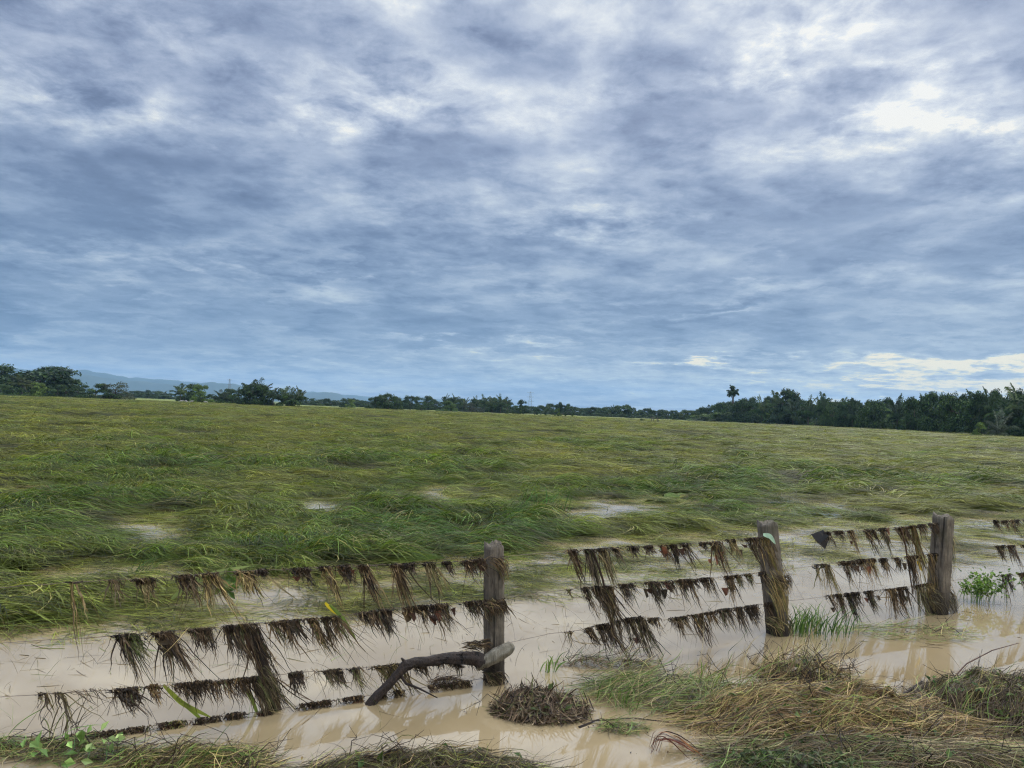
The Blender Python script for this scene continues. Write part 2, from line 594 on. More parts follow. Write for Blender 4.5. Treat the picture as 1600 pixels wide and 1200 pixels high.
# ------------------------------------------------------------------ the field: where grass mats lie, where water shows
TX = [-600, 0, 250, 420, 600, 760, 850, 950, 1100, 1250, 1400, 1600, 2200]
TY = [985, 975, 940, 905, 885, 868, 852, 838, 824, 817, 808, 800, 780]
BX = [-600, 0, 120, 250, 420, 600, 760, 900, 960, 1050, 1200, 1350, 1600, 2200]
BY = [992, 992, 993, 989, 972, 950, 940, 936, 925, 905, 888, 882, 872, 860]
PUD = [(675, 772, 85, 6, 1), (950, 796, 75, 8, 1), (1010, 786, 60, 4, .8), (1300, 790, 45, 6, .9), (225, 832, 60, 7, .9), (180, 895, 75, 8, 1.1),
       (70, 766, 50, 4, .8), (1540, 768, 40, 4, .9), (500, 790, 50, 5, .9), (1232, 763, 25, 4, .8), (60, 910, 60, 6, .7), (330, 905, 50, 6, .7),
       (450, 930, 60, 12, .7), (1200, 800, 60, 5, .6), (330, 950, 60, 8, .6), (240, 812, 60, 5, .7), (470, 825, 45, 4, .6), (1450, 783, 40, 4, .5)]


def cover(x, y):
    """0 open water, .5 sparse floating grass, 1 thick mat"""
    px, py = proj(x, y, np.zeros_like(x))
    t = np.interp(px, TX, TY); b = np.interp(px, BX, BY)
    n = fbm(x, y, 1.4, 4, 5)
    jig = n * (b - 640) * .05
    thick = sstep(0, 1, (t + jig * 1.1 - py) / np.maximum(8, (t - 640) * .10) + .5)
    edge = sstep(0, 1, (b + jig - py) / np.maximum(3, (b - 640) * .02) + .5)
    c = edge * (.48 + .52 * thick)
    st = sstep(-.45, .10, fbm(x * .8, y * 2.2, .9, 4, 301))
    for (cx, cy, rx, ry, a) in PUD:
        q = ((px - cx) / rx) ** 2 + ((py + jig * .45 - cy - ry * .3) / (ry * 2.2)) ** 2
        c = c * (1 - a * 1.15 * (.25 + .75 * st) * np.exp(-q * .6)).clip(0, 1)
    d = np.hypot(x, y)
    return np.where(d > 60, 1.0, c)


def height(x, y, c):
    d = np.hypot(x, y)
    near = np.exp(-d / 90)
    h = .06 + .15 * fbm(x, y * 1.5, 3.4, 4, 21) + .09 * (1 - 2 * np.abs(fbm(x, y * 1.6, 1.5, 3, 31)))
    h = h + .07 * fbm(x, y, 9, 3, 41)
    h = h * (.65 + .6 * sstep(15, 70, d)) + .05 * sstep(30, 120, d)
    return np.where(c > .55, -.06 + (h + .06) * sstep(.5, .95, c), -.06 + .0 * h)


GREEN_SPOTS = [(180, 745, 90, 25), (300, 728, 50, 10), (560, 725, 120, 14), (740, 855, 120, 30), (640, 835, 120, 25), (430, 860, 120, 40), (60, 800, 80, 30),
               (840, 810, 60, 30), (960, 770, 90, 12), (1180, 755, 80, 14), (1080, 790, 90, 22), (260, 890, 70, 22), (1040, 765, 60, 12),
               (520, 870, 120, 22), (700, 740, 60, 12), (1330, 750, 80, 8), (930, 700, 70, 6), (270, 790, 120, 14), (1500, 760, 90, 8)]


def greenness(x, y):
    """0 fresh green .. 1 straw-olive"""
    px, py = proj(x, y, np.zeros_like(x))
    g = .55 + .30 * fbm(x, y, 5.0, 3, 61) + .16 * fbm(x, y, 1.2, 2, 71)
    for (cx, cy, rx, ry) in GREEN_SPOTS:
        g = g - .27 * np.exp(-.5 * (((px - cx) / rx) ** 2 + ((py - cy) / ry) ** 2))
    return np.clip(g, 0, 1)


def mud_shade(x, y):
    """1 where the mat has sunk into hollows: mud, plus shade painted into the grass colour"""
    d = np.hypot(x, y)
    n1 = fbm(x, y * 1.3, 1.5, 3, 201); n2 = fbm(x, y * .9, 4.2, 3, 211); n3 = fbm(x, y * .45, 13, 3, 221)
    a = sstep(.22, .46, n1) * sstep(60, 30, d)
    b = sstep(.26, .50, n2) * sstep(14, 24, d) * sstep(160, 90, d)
    c = sstep(.30, .55, n3) * sstep(55, 90, d) * .8  # far off: shaded front faces of mounds, painted as dark grass
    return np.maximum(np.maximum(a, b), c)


# carpet below the tufts (polar sheet, finer near the camera)
nr, na = 460, 760
rr = 5.2 * (720 / 5.2) ** (np.linspace(0, 1, nr))
aa = np.linspace(R(-50), R(50), na)
RR, AA = np.meshgrid(rr, aa, indexing='ij')
X = RR * np.sin(AA); Y = RR * np.cos(AA)
c_ = cover(X, Y)
carpet_shade = mud_shade(X, Y)
Z = height(X, Y, c_) - .035 - .10 * carpet_shade * (c_ > .6)
idx = np.arange(nr * na).reshape(nr, na)
quads = np.stack([idx[:-1, :-1], idx[:-1, 1:], idx[1:, 1:], idx[1:, :-1]], -1).reshape(-1, 4)
cq = c_[:-1, :-1].ravel()
quads = quads[cq > .5]
mb = MB()
mb.add(np.stack([X, Y, Z], -1).reshape(-1, 3), quads)
carpet = mb.build('field', M_CARPET, smooth=True, attrs={'tint': np.where(carpet_shade > .35, 1.2 + .8 * carpet_shade, greenness(X, Y))})
tag(carpet, 'flood-flattened green pasture reaching to the tree line', 'field', kind='structure')

# ground and water
mb = MB()
gr = np.array([0.0, 2.0, 3.4, 4.4, 6, 10, 20, 50, 200, 600, 1500, 4000, 12600])
ga = np.linspace(0, 2 * np.pi, 97)[:-1]
V = []; Q = []
for i, r_ in enumerate(gr):
    for a_ in ga:
        x, y = r_ * math.sin(a_), r_ * math.cos(a_)
        zb = .62 * max(0.0, min(1.0, (3.9 - y) / 1.8)) - .22
        if r_ > 1000: zb = .02
        elif r_ > 100: zb = max(zb, -.2)
        V.append((x, y, zb))
na_ = len(ga)
for i in range(len(gr) - 1):
    for j in range(na_):
        j2 = (j + 1) % na_
        Q.append((i * na_ + j, i * na_ + j2, (i + 1) * na_ + j2, (i + 1) * na_ + j))
mb.add(V, Q)
g = mb.build('ground', [M_MUD], smooth=True)
tag(g, kind='structure')
g.data.materials.append(M_FARLAND)
for p_ in g.data.polygons:
    if math.hypot(*[sum(g.data.vertices[i].co[k] for i in p_.vertices) / 4 for k in (0, 1)]) > 90:
        p_.material_index = 1
mb = MB()
wr = [0.0, 3.0, 5, 8, 12, 20, 40, 80, 160]
V = []; Q = []
for r_ in wr:
    for a_ in ga:
        V.append((r_ * math.sin(a_), 0.0 + r_ * math.cos(a_), 0.0))
for i in range(len(wr) - 1):
    for j in range(na_):
        j2 = (j + 1) % na_
        Q.append((i * na_ + j, i * na_ + j2, (i + 1) * na_ + j2, (i + 1) * na_ + j))
mb.add(V, Q)
tag(mb.build('water', [M_WATER], smooth=True), kind='structure')

# ------------------------------------------------------------------ grass tufts scattered over the field (one uncountable mass)
tuft_col = bpy.data.collections.new('tuft_sources')


def tuft(seed, n, kind):
    r = np.random.default_rng(seed)
    K = 6
    t = np.linspace(0, 1, K)[None, :]
    if kind == 'flat':
        L = r.uniform(.35, .85, n); arch = r.uniform(.0, .035, n); a = r.normal(0, .38, n); w_ = r.uniform(.004, .010, n)
    elif kind == 'mound':
        L = r.uniform(.45, 1.05, n); arch = r.uniform(.04, .24, n); a = r.normal(0, .30, n); w_ = r.uniform(.005, .014, n)
    else:
        L = r.uniform(.3, .75, n); arch = r.uniform(.2, .5, n); a = r.normal(0, .5, n); w_ = r.uniform(.005, .010, n)
    bx = r.normal(0, .12, n) - L * .45; by = r.normal(0, .13, n)
    curv = r.normal(0, .5, n)
    ang = a[:, None] + curv[:, None] * t
    stepx = np.cos(ang) * L[:, None] / K; stepy = np.sin(ang) * L[:, None] / K
    x = bx[:, None] + np.cumsum(stepx, 1); y = by[:, None] + np.cumsum(stepy, 1)
    if kind == 'tall':
        z = arch[:, None] * (1.55 * t - .75 * t * t); x = bx[:, None] + L[:, None] * .45 + (x - bx[:, None]) * (.25 + .5 * t)
    else:
        z = arch[:, None] * np.sin(np.pi * np.clip(t ** .8, 0, 1)) - .012 * (1 - t) + r.uniform(0, .018, n)[:, None]
    P_ = np.stack([x, y, z], -1)
    W_ = w_[:, None] * np.array([.7, 1, 1, .9, .65, .12])[None, :]
    col = np.zeros((n, 3))
    col[:, 0] = r.uniform(.35, 1.6, n) ** 1.2 * r.uniform(.85, 1.15)
    col[:, 1] = np.where(r.random(n) < .15, r.uniform(.3, .9, n), r.uniform(0, .15, n))
    mb = MB()
    ribbons(mb, P_, W_, col, r=r)
    me = mb.mesh('tuft_' + kind, [M_FIELD])
    o = bpy.data.objects.new('tuft_%s_%02d' % (kind, seed), me)
    return o


src = []
for s_ in range(5): src.append(tuft(s_, 22, 'flat'))
for s_ in range(5, 11): src.append(tuft(s_, 30, 'mound'))
for s_ in range(11, 14): src.append(tuft(s_, 34, 'tall'))
for i, o in enumerate(src):
    o.name = 'tuft_source_%02d' % i
    tuft_col.objects.link(o)


def scatter(r0, r1, dens, az_deg=41):
    A = .5 * (r1 * r1 - r0 * r0) * 2 * R(az_deg)
    n = int(A * dens)
    r = np.sqrt(rng.uniform(r0 * r0, r1 * r1, n)); a = rng.uniform(R(-az_deg), R(az_deg), n)
    return r * np.sin(a), r * np.cos(a)


PX, PY, PZ, RZ, S3, IX, TN = [], [], [], [], [], [], []
for (r0, r1, dens, s0, zs) in ((5.5, 14, 52, .85, .60), (14, 26, 32, 1.0, .68), (26, 55, 10, 1.7, .65), (55, 130, 3.0, 2.8, .45), (130, 330, .45, 5.5, .35)):
    x, y = scatter(r0, r1, dens)
    c = cover(x, y)
    patch = sstep(-.25, .45, fbm(x, y * 2.2, 1.1, 3, 91))
    lf = np.interp(proj(x, y, x * 0)[0], [300, 800, 950], [2.2, 1.7, 1.0])
    prob = np.where(c > .75, 1.0, np.where(c > .3, (.12 + .80 * patch ** 1.3) * lf, .10))
    prob = np.where(c < .04, 0, prob)
    tuft_shade = mud_shade(x, y)
    prob = prob * np.where(c > .7, 1 - .55 * tuft_shade, 1)
    keep = rng.random(len(x)) < prob
    tuft_shade = tuft_shade[keep]
    x, y, c = x[keep], y[keep], c[keep]
    n = len(x)
    h = height(x, y, c)
    thick = c > .72
    z = np.where(thick, np.maximum(h, .0), .002) + rng.uniform(-.01, .02, n)
    ang = R(-24) + R(62) * fbm(x, y, 2.6, 2, 101) + rng.normal(0, R(24), n)
    ang = np.where(thick, ang, R(-5) + R(45) * fbm(x, y, 2.0, 2, 103) + rng.normal(0, R(35), n))
    g_ = greenness(x, y)
    tall = thick & (rng.random(n) < np.where(g_ < .25, .16, .012)) & (np.hypot(x, y) < 90)
    ix = np.where(tall, rng.integers(11, 14, n), np.where(thick, rng.integers(5, 11, n), rng.integers(0, 5, n)))
    sc = s0 * rng.uniform(.75, 1.3, n)
    zsc = zs * rng.uniform(.45, 1.15, n) * (1 - .5 * tuft_shade) * np.where(thick, .35 + .65 * sstep(.72, .95, c), 1) * np.where(tall, .8, 1) * (0.8 + .6 * sstep(.5, .1, g_))
    PX.append(x); PY.append(y); PZ.append(z); RZ.append(ang); IX.append(ix)
    S3.append(np.stack([sc, sc, sc * zsc], -1)); TN.append(np.where(thick, np.where(rng.random(n) < tuft_shade * .85, 1.1 + .8 * rng.random(n), g_), np.where(rng.random(n) < .30, 1.15, np.clip(g_ * .6 + .3, 0, 1))))  # tufts in hollows take the dark tints as painted shade
PX, PY, PZ, RZ, S3, IX, TN = [np.concatenate(q) for q in (PX, PY, PZ, RZ, S3, IX, TN)]
print('grass tufts', len(PX))
me = bpy.data.meshes.new('grass')
me.vertices.add(len(PX))
me.vertices.foreach_set('co', np.stack([PX, PY, PZ], -1).ravel())
rot = np.zeros((len(PX), 3)); rot[:, 2] = RZ
rot[:, 0] = rng.normal(0, .06, len(PX)); rot[:, 1] = rng.normal(0, .05, len(PX))
for nm_, ty, dat, key in (('rot', 'FLOAT_VECTOR', rot, 'vector'), ('scl', 'FLOAT_VECTOR', S3, 'vector'), ('idx', 'INT', IX.astype(np.int32), 'value'), ('tint', 'FLOAT', TN, 'value')):
    at = me.attributes.new(nm_, ty, 'POINT')
    at.data.foreach_set(key, np.ascontiguousarray(dat).ravel())
grass = bpy.data.objects.new('grass', me)
COL.objects.link(grass)
tag(grass, 'long green and olive grass flattened by the flood, lying in swirls over the pasture', 'grass', kind='stuff')
ng = bpy.data.node_groups.new('grass_scatter', 'GeometryNodeTree')
ng.interface.new_socket('Geometry', in_out='INPUT', socket_type='NodeSocketGeometry')
ng.interface.new_socket('Geometry', in_out='OUTPUT', socket_type='NodeSocketGeometry')
gi = ng.nodes.new('NodeGroupInput'); go = ng.nodes.new('NodeGroupOutput')
iop = ng.nodes.new('GeometryNodeInstanceOnPoints')
ci = ng.nodes.new('GeometryNodeCollectionInfo')
ci.inputs['Collection'].default_value = tuft_col
ci.inputs['Separate Children'].default_value = True
ci.inputs['Reset Children'].default_value = True
iop.inputs['Pick Instance'].default_value = True


def nattr(name, ty):
    q = ng.nodes.new('GeometryNodeInputNamedAttribute')
    q.data_type = ty
    q.inputs['Name'].default_value = name
    return next(o_ for o_ in q.outputs if o_.enabled and o_.name == 'Attribute')


L_ = ng.links.new
L_(gi.outputs[0], iop.inputs['Points']); L_(ci.outputs[0], iop.inputs['Instance'])
L_(nattr('rot', 'FLOAT_VECTOR'), iop.inputs['Rotation']); L_(nattr('scl', 'FLOAT_VECTOR'), iop.inputs['Scale'])
L_(nattr('idx', 'INT'), iop.inputs['Instance Index'])
L_(iop.outputs[0], go.inputs[0])
md = grass.modifiers.new('scatter', 'NODES')
md.node_group = ng
#@@PART2
# ------------------------------------------------------------------ fence: posts, stake, wires
A1 = G(770, 1062); A2 = G(1212, 988); A3 = G(1462, 956)
A1.z = A2.z = A3.z = 0
dL = (A2 - A1).normalized()
A0 = A1 + (G(-10, 1168) - A1) * 1.35; A0.z = 0
A4 = A3 + (A3 - A2).normalized() * 2.6
ANCH = [A0, A1, A2, A3, A4]


def FP(px, py, seg):
    """point of the vertical fence plane of that span seen at (px, py)"""
    a, b = ANCH[seg], ANCH[seg + 1]
    u = (b - a).normalized(); nrm = Vector((-u.y, u.x, 0))
    d = ray(px, py); o = Vector((0, 0, CAM_H))
    t = (a - o).dot(nrm) / d.dot(nrm)
    return o + d * t


def post_mesh(mb, base, top, w_, seed, below=.35, seg=14, K=36):
    r = np.random.default_rng(seed)
    base = np.array(base); top = np.array(top)
    ax = top - base; H = np.linalg.norm(ax); ax = ax / H
    U = np.cross(ax, [0, 1, 0]); U /= np.linalg.norm(U); Wv = np.cross(ax, U)
    a = np.linspace(0, 2 * np.pi, seg * 3, endpoint=False); n = len(a)
    grooves = r.normal(0, .035, n) + .06 * np.abs(np.sin(a * 2.5 + r.random() * 6)) + .05 * np.cos(a * 2 + r.random() * 6)
    V = []
    for k in range(K + 1):
        t = k / K
        h = -below + (H + below) * t
        rad = w_ / 2 * .84 * (1.06 - .10 * t) * (1 + grooves + .012 * r.normal(size=n) + .02 * math.sin(9 * t + seed))
        hh = h + (r.normal(0, .006, n) + .018 * np.sin(a * 3 + seed) + .012 * np.sin(a + 2) if k == K else 0)
        V.append(base + np.outer(np.broadcast_to(hh, (n,)), ax) + np.outer(rad * np.cos(a), U) + np.outer(rad * np.sin(a), Wv))
    # broken top: an inner ring a little lower, then the centre
    inner = base + np.outer(H - .012 + r.normal(0, .008, n), ax) + np.outer(w_ * .26 * np.cos(a), U) + np.outer(w_ * .26 * np.sin(a), Wv)
    V.append(inner)
    V = np.vstack(V + [[base + ax * (H - .02)]])
    Q = []
    for k in range(K + 1):
        for j in range(n):
            Q.append((k * n + j, k * n + (j + 1) % n, (k + 1) * n + (j + 1) % n, (k + 1) * n + j))
    T_ = [((K + 1) * n + j, (K + 1) * n + (j + 1) % n, (K + 2) * n) for j in range(n)]
    mb.add(V, Q, T_)


fence = empty('wire_fence', A1, 'old barbed wire fence on three weathered wooden posts standing in brown flood water', 'fence')
TOPS = []
for (bpx, bpy_, tpx, tpy, wpx, seg, sd_, lab) in ((772, 1063, 772, 850, 33, 0, 1, 'grey split post with the driftwood branch leaning against it'),
                                                  (1215, 990, 1199, 816, 34, 1, 2, 'grey post leaning left, with a pale green leaf near its top'),
                                                  (1463, 957, 1474, 806, 30, 2, 3, 'furthest grey post, tilting right, ringed with straw at its foot')):
    b_ = Vector(G(bpx, bpy_)); dd = b_.length
    n_ = Vector((b_.x, b_.y, 0))
    # top lies in the plane facing the camera through the base
    d = ray(tpx, tpy); t_ = n_.dot(n_) / d.dot(n_)
    tp = Vector((0, 0, CAM_H)) + d * t_
    mb = MB()
    post_mesh(mb, b_, tp, wpx / FPX * math.hypot(dd, CAM_H), sd_)
    o = mb.build('fence_post', [M_POST], fence, smooth=True)
    o['label'] = lab
    TOPS.append((b_, tp))
# thin broken stake between the wires, left of the first post
mb = MB()
sb, st_ = FP(428, 1106, 0), FP(402, 1012, 0)
post_mesh(mb, sb, st_, .095, 9, .2, 8, 16)
o = mb.build('stake', [M_WETBARK], fence, smooth=True); o['label'] = 'short dark leaning stake hung with wet grass'

WIRES = {
    'top': {0: [(-160, 928), (0, 915), (125, 905), (240, 900), (350, 890), (440, 887), (530, 882), (620, 879), (700, 876), (772, 868)],
            1: [(772, 868), (880, 858), (960, 854), (1060, 849), (1203, 835)], 2: [(1203, 835), (1270, 832), (1330, 828), (1400, 822), (1472, 813)],
            3: [(1472, 813), (1540, 813), (1600, 811), (1700, 806)]},
    'middle': {0: [(-160, 1012), (0, 1000), (160, 990), (250, 984), (400, 970), (520, 960), (600, 948), (700, 940), (772, 932)],
               1: [(772, 932), (890, 917), (1000, 908), (1100, 901), (1205, 890)], 2: [(1205, 890), (1280, 880), (1350, 874), (1420, 868), (1468, 862)],
               3: [(1468, 862), (1540, 852), (1600, 850), (1700, 844)]},
    'low': {0: [(-160, 1096), (0, 1083), (130, 1075), (200, 1070), (300, 1062), (380, 1055), (470, 1045), (540, 1041), (630, 1032), (772, 1004)],
            1: [(772, 1000), (850, 987), (900, 981), (960, 966), (1000, 962), (1030, 966), (1100, 953), (1210, 938)],
            2: [(1210, 940), (1280, 930), (1350, 922), (1410, 915), (1466, 906)], 3: [(1466, 906), (1540, 899), (1600, 893), (1700, 884)]},
    'bottom': {0: [(-160, 1180), (0, 1160), (80, 1149), (200, 1134), (300, 1119), (420, 1104), (500, 1092), (590, 1079), (680, 1066), (772, 1052)]},
}
WP = {}
for wn_, segs in WIRES.items():
    pts = []
    for sg in sorted(segs):
        for i, (px, py) in enumerate(segs[sg]):
            if pts and i == 0: continue
            p = FP(px, py, sg)
            u = (ANCH[sg + 1] - ANCH[sg]).normalized()
            pts.append(p + Vector((u.y, -u.x, 0)) * .07)
        WP[(wn_, sg)] = segs[sg]
    mb = MB()
    dense = []
    for a, b in zip(pts[:-1], pts[1:]):
        for k in range(6):
            dense.append(a.lerp(b, k / 6) + Vector((0, 0, rng.normal(0, .0012))))
    dense.append(pts[-1])
    tube(mb, dense, .0019, 4)
    for i in range(3, len(dense) - 2, 3):          # barbs
        c0 = dense[i]
        for q in range(2):
            v_ = Vector(rng.normal(size=3)); v_.normalize()
            tube(mb, [c0 - v_ * .014, c0 + v_ * .014], [.0011, .0006], 3)
    o = mb.build('wire', [M_WIRE], fence)
    o['label'] = {'top': 'top strand of barbed wire', 'middle': 'second strand of barbed wire', 'low': 'third strand of barbed wire', 'bottom': 'lowest strand lying along the water'}[wn_]

DARK = [(.018, .013, .010), (.036, .025, .017), (.066, .044, .028), (.12, .082, .048), (.22, .165, .09), (.07, .075, .028)]
STRAW = [(.20, .155, .075), (.28, .225, .11), (.13, .10, .055), (.06, .045, .03), (.12, .13, .045)]
OLIVE = [(.10, .13, .035), (.15, .16, .05), (.07, .06, .03), (.22, .19, .08), (.05, .09, .02)]


def clump(px, py, L, wpx, seg, style, seed, off=.075):
    """grass snagged over a wire: knotted head, strands trailing down and to the right"""
    r = np.random.default_rng(seed)
    p = FP(px, py, seg)
    u = np.array((ANCH[seg + 1] - ANCH[seg]).normalized()); nr_ = np.array([u[1], -u[0], 0.0])
    dist = (p - Vector((0, 0, CAM_H))).length
    p = np.array(p) + nr_ * off
    s = dist / FPX
    Lm, w_ = L * s * r.choice([.55, .75, .9, 1.05, 1.3]) * r.uniform(.9, 1.1), wpx * s * r.choice([.55, .8, 1.0, 1.35])
    p = p + u * r.normal(0, .022)
    n = int(20 + wpx * 2.6)
    if style == 'thin': n = 14
    nl = 2 if style == 'thin' else max(2, int(round(wpx / 9 + r.uniform(-.5, 1.2))))
    K = 9
    t = np.linspace(0, 1, K)[None, :]
    lu = np.sort(r.uniform(-.42, .42, nl)) * w_                  # locks: bundles that share a tip
    llen = Lm * r.uniform(.40, 1.0, nl); llen[r.integers(0, nl)] = Lm * 1.05
    llean = r.normal(.48, .13, nl) if style != 'thin' else r.normal(.25, .15, nl)
    li = r.integers(0, nl, n); stray = r.random(n) < .22
    us = lu[li] + r.normal(0, .16, n) * w_ / max(1, nl * .5)
    ln = llen[li] * np.where(stray, r.uniform(.5, 1.25, n), r.uniform(.35, 1.0, n))
    lean = llean[li] + np.where(stray, r.normal(0, .35, n), r.normal(0, .05, n))
    conv = np.where(stray, r.uniform(-.3, .5, n), r.uniform(.7, 1.0, n))
    un = lu[li][:, None] + (us - lu[li])[:, None] * (1 - conv[:, None] * t) + lean[:, None] * ln[:, None] * t + (np.sin(t * 7 + r.uniform(0, 6, (n, 1))) * .004) + r.normal(0, .0055, (n, K)).cumsum(1)
    over = r.uniform(.002, .020, n)[:, None]
    z = over * np.sin(np.pi * np.clip(t * 2.6, 0, 1)) - ln[:, None] * np.clip(t - .06, 0, 1) * 1.05
    nn = (-.014 + .04 * t * r.uniform(.1, 1.6, (n, 1))) * np.sign(r.normal(size=(n, 1)) + .6) + r.normal(0, .005, (n, K))
    P_ = p + un[..., None] * u + nn[..., None] * nr_ + z[..., None] * np.array([0, 0, 1.0])
    P_[..., 2] = np.maximum(P_[..., 2], -.01)
    W_ = (.0018 + .0085 * r.random(n) ** 2.2)[:, None] * np.array([.7, 1.25, 1.35, 1.25, 1.1, .9, .7, .45, .12])[None, :]
    base = {'dark': (DARK, [3, 4, 4, 2.5, 1, .6]), 'thin': (STRAW, [2, 1, 3, 3, .5]), 'straw': (STRAW, [3, 2, 3, 3, 1.5]), 'green': (OLIVE, [2, 2, 3, 2, 2]), 'mix': (DARK, [1.5, 2, 3, 4, 3, 1.4])}[style]
    mb = MB()
    ribbons(mb, P_, W_, pal(n, base[0], base[1], .28, r), side=nr_[None, None] + r.normal(0, .5, (n, 1, 3)), r=r)
    # matted head: short coils round the wire
    m_ = int(8 + wpx * .8) if style != 'thin' else 4
    th = np.linspace(0, 2 * np.pi * .9, 7)[None, :] + r.uniform(0, 6, (m_, 1))
    hr = r.uniform(.004, r.uniform(.012, .028) if style != 'thin' else .008, (m_, 1))
    uu = (lu[r.integers(0, nl, m_)][:, None] + r.normal(0, .008 + .09 * w_, (m_, 1))) + np.linspace(-.02, .02, 7)[None, :] * r.normal(size=(m_, 1))
    P2 = p + uu[..., None] * u + (hr * np.cos(th))[..., None] * nr_ + (hr * np.sin(th) * 1.1 - hr * .5)[..., None] * np.array([0, 0, 1.0])
    ribbons(mb, P2, np.full((m_, 7), .0085) * r.uniform(.5, 1.3, (m_, 1)), pal(m_, DARK, [4, 4, 3, 1, .3, .2], .2, r), side=u[None, None] + r.normal(0, .5, (m_, 1, 3)), r=r)
    # flat torn leaves caught in some clumps
    if style in ('dark', 'mix') and r.random() < .35:
        k = r.integers(1, 4)
        for _ in range(k):
            c0 = p + u * r.uniform(-.4, .5) * w_ + np.array([0, 0, -r.uniform(.01, .35) * Lm]) + nr_ * r.uniform(0, .02)
            uv = u * r.uniform(.02, .05); dv = np.array([0, 0, -1.0]) * r.uniform(.03, .07) + u * .02
            q0 = np.array([c0 - uv, c0 + uv * .8, c0 + uv * .5 + dv, c0 - uv * .3 + dv * 1.2]) + r.normal(0, .006, (4, 3))
            mb.add(q0, [(0, 1, 2, 3)], None, pal(1, [(.05, .025, .018), (.10, .04, .025), (.04, .028, .016)], None, .2, r)[0])
    loc = tuple(p)
    return mb.build('debris_clump', [M_WET], None, loc=loc)


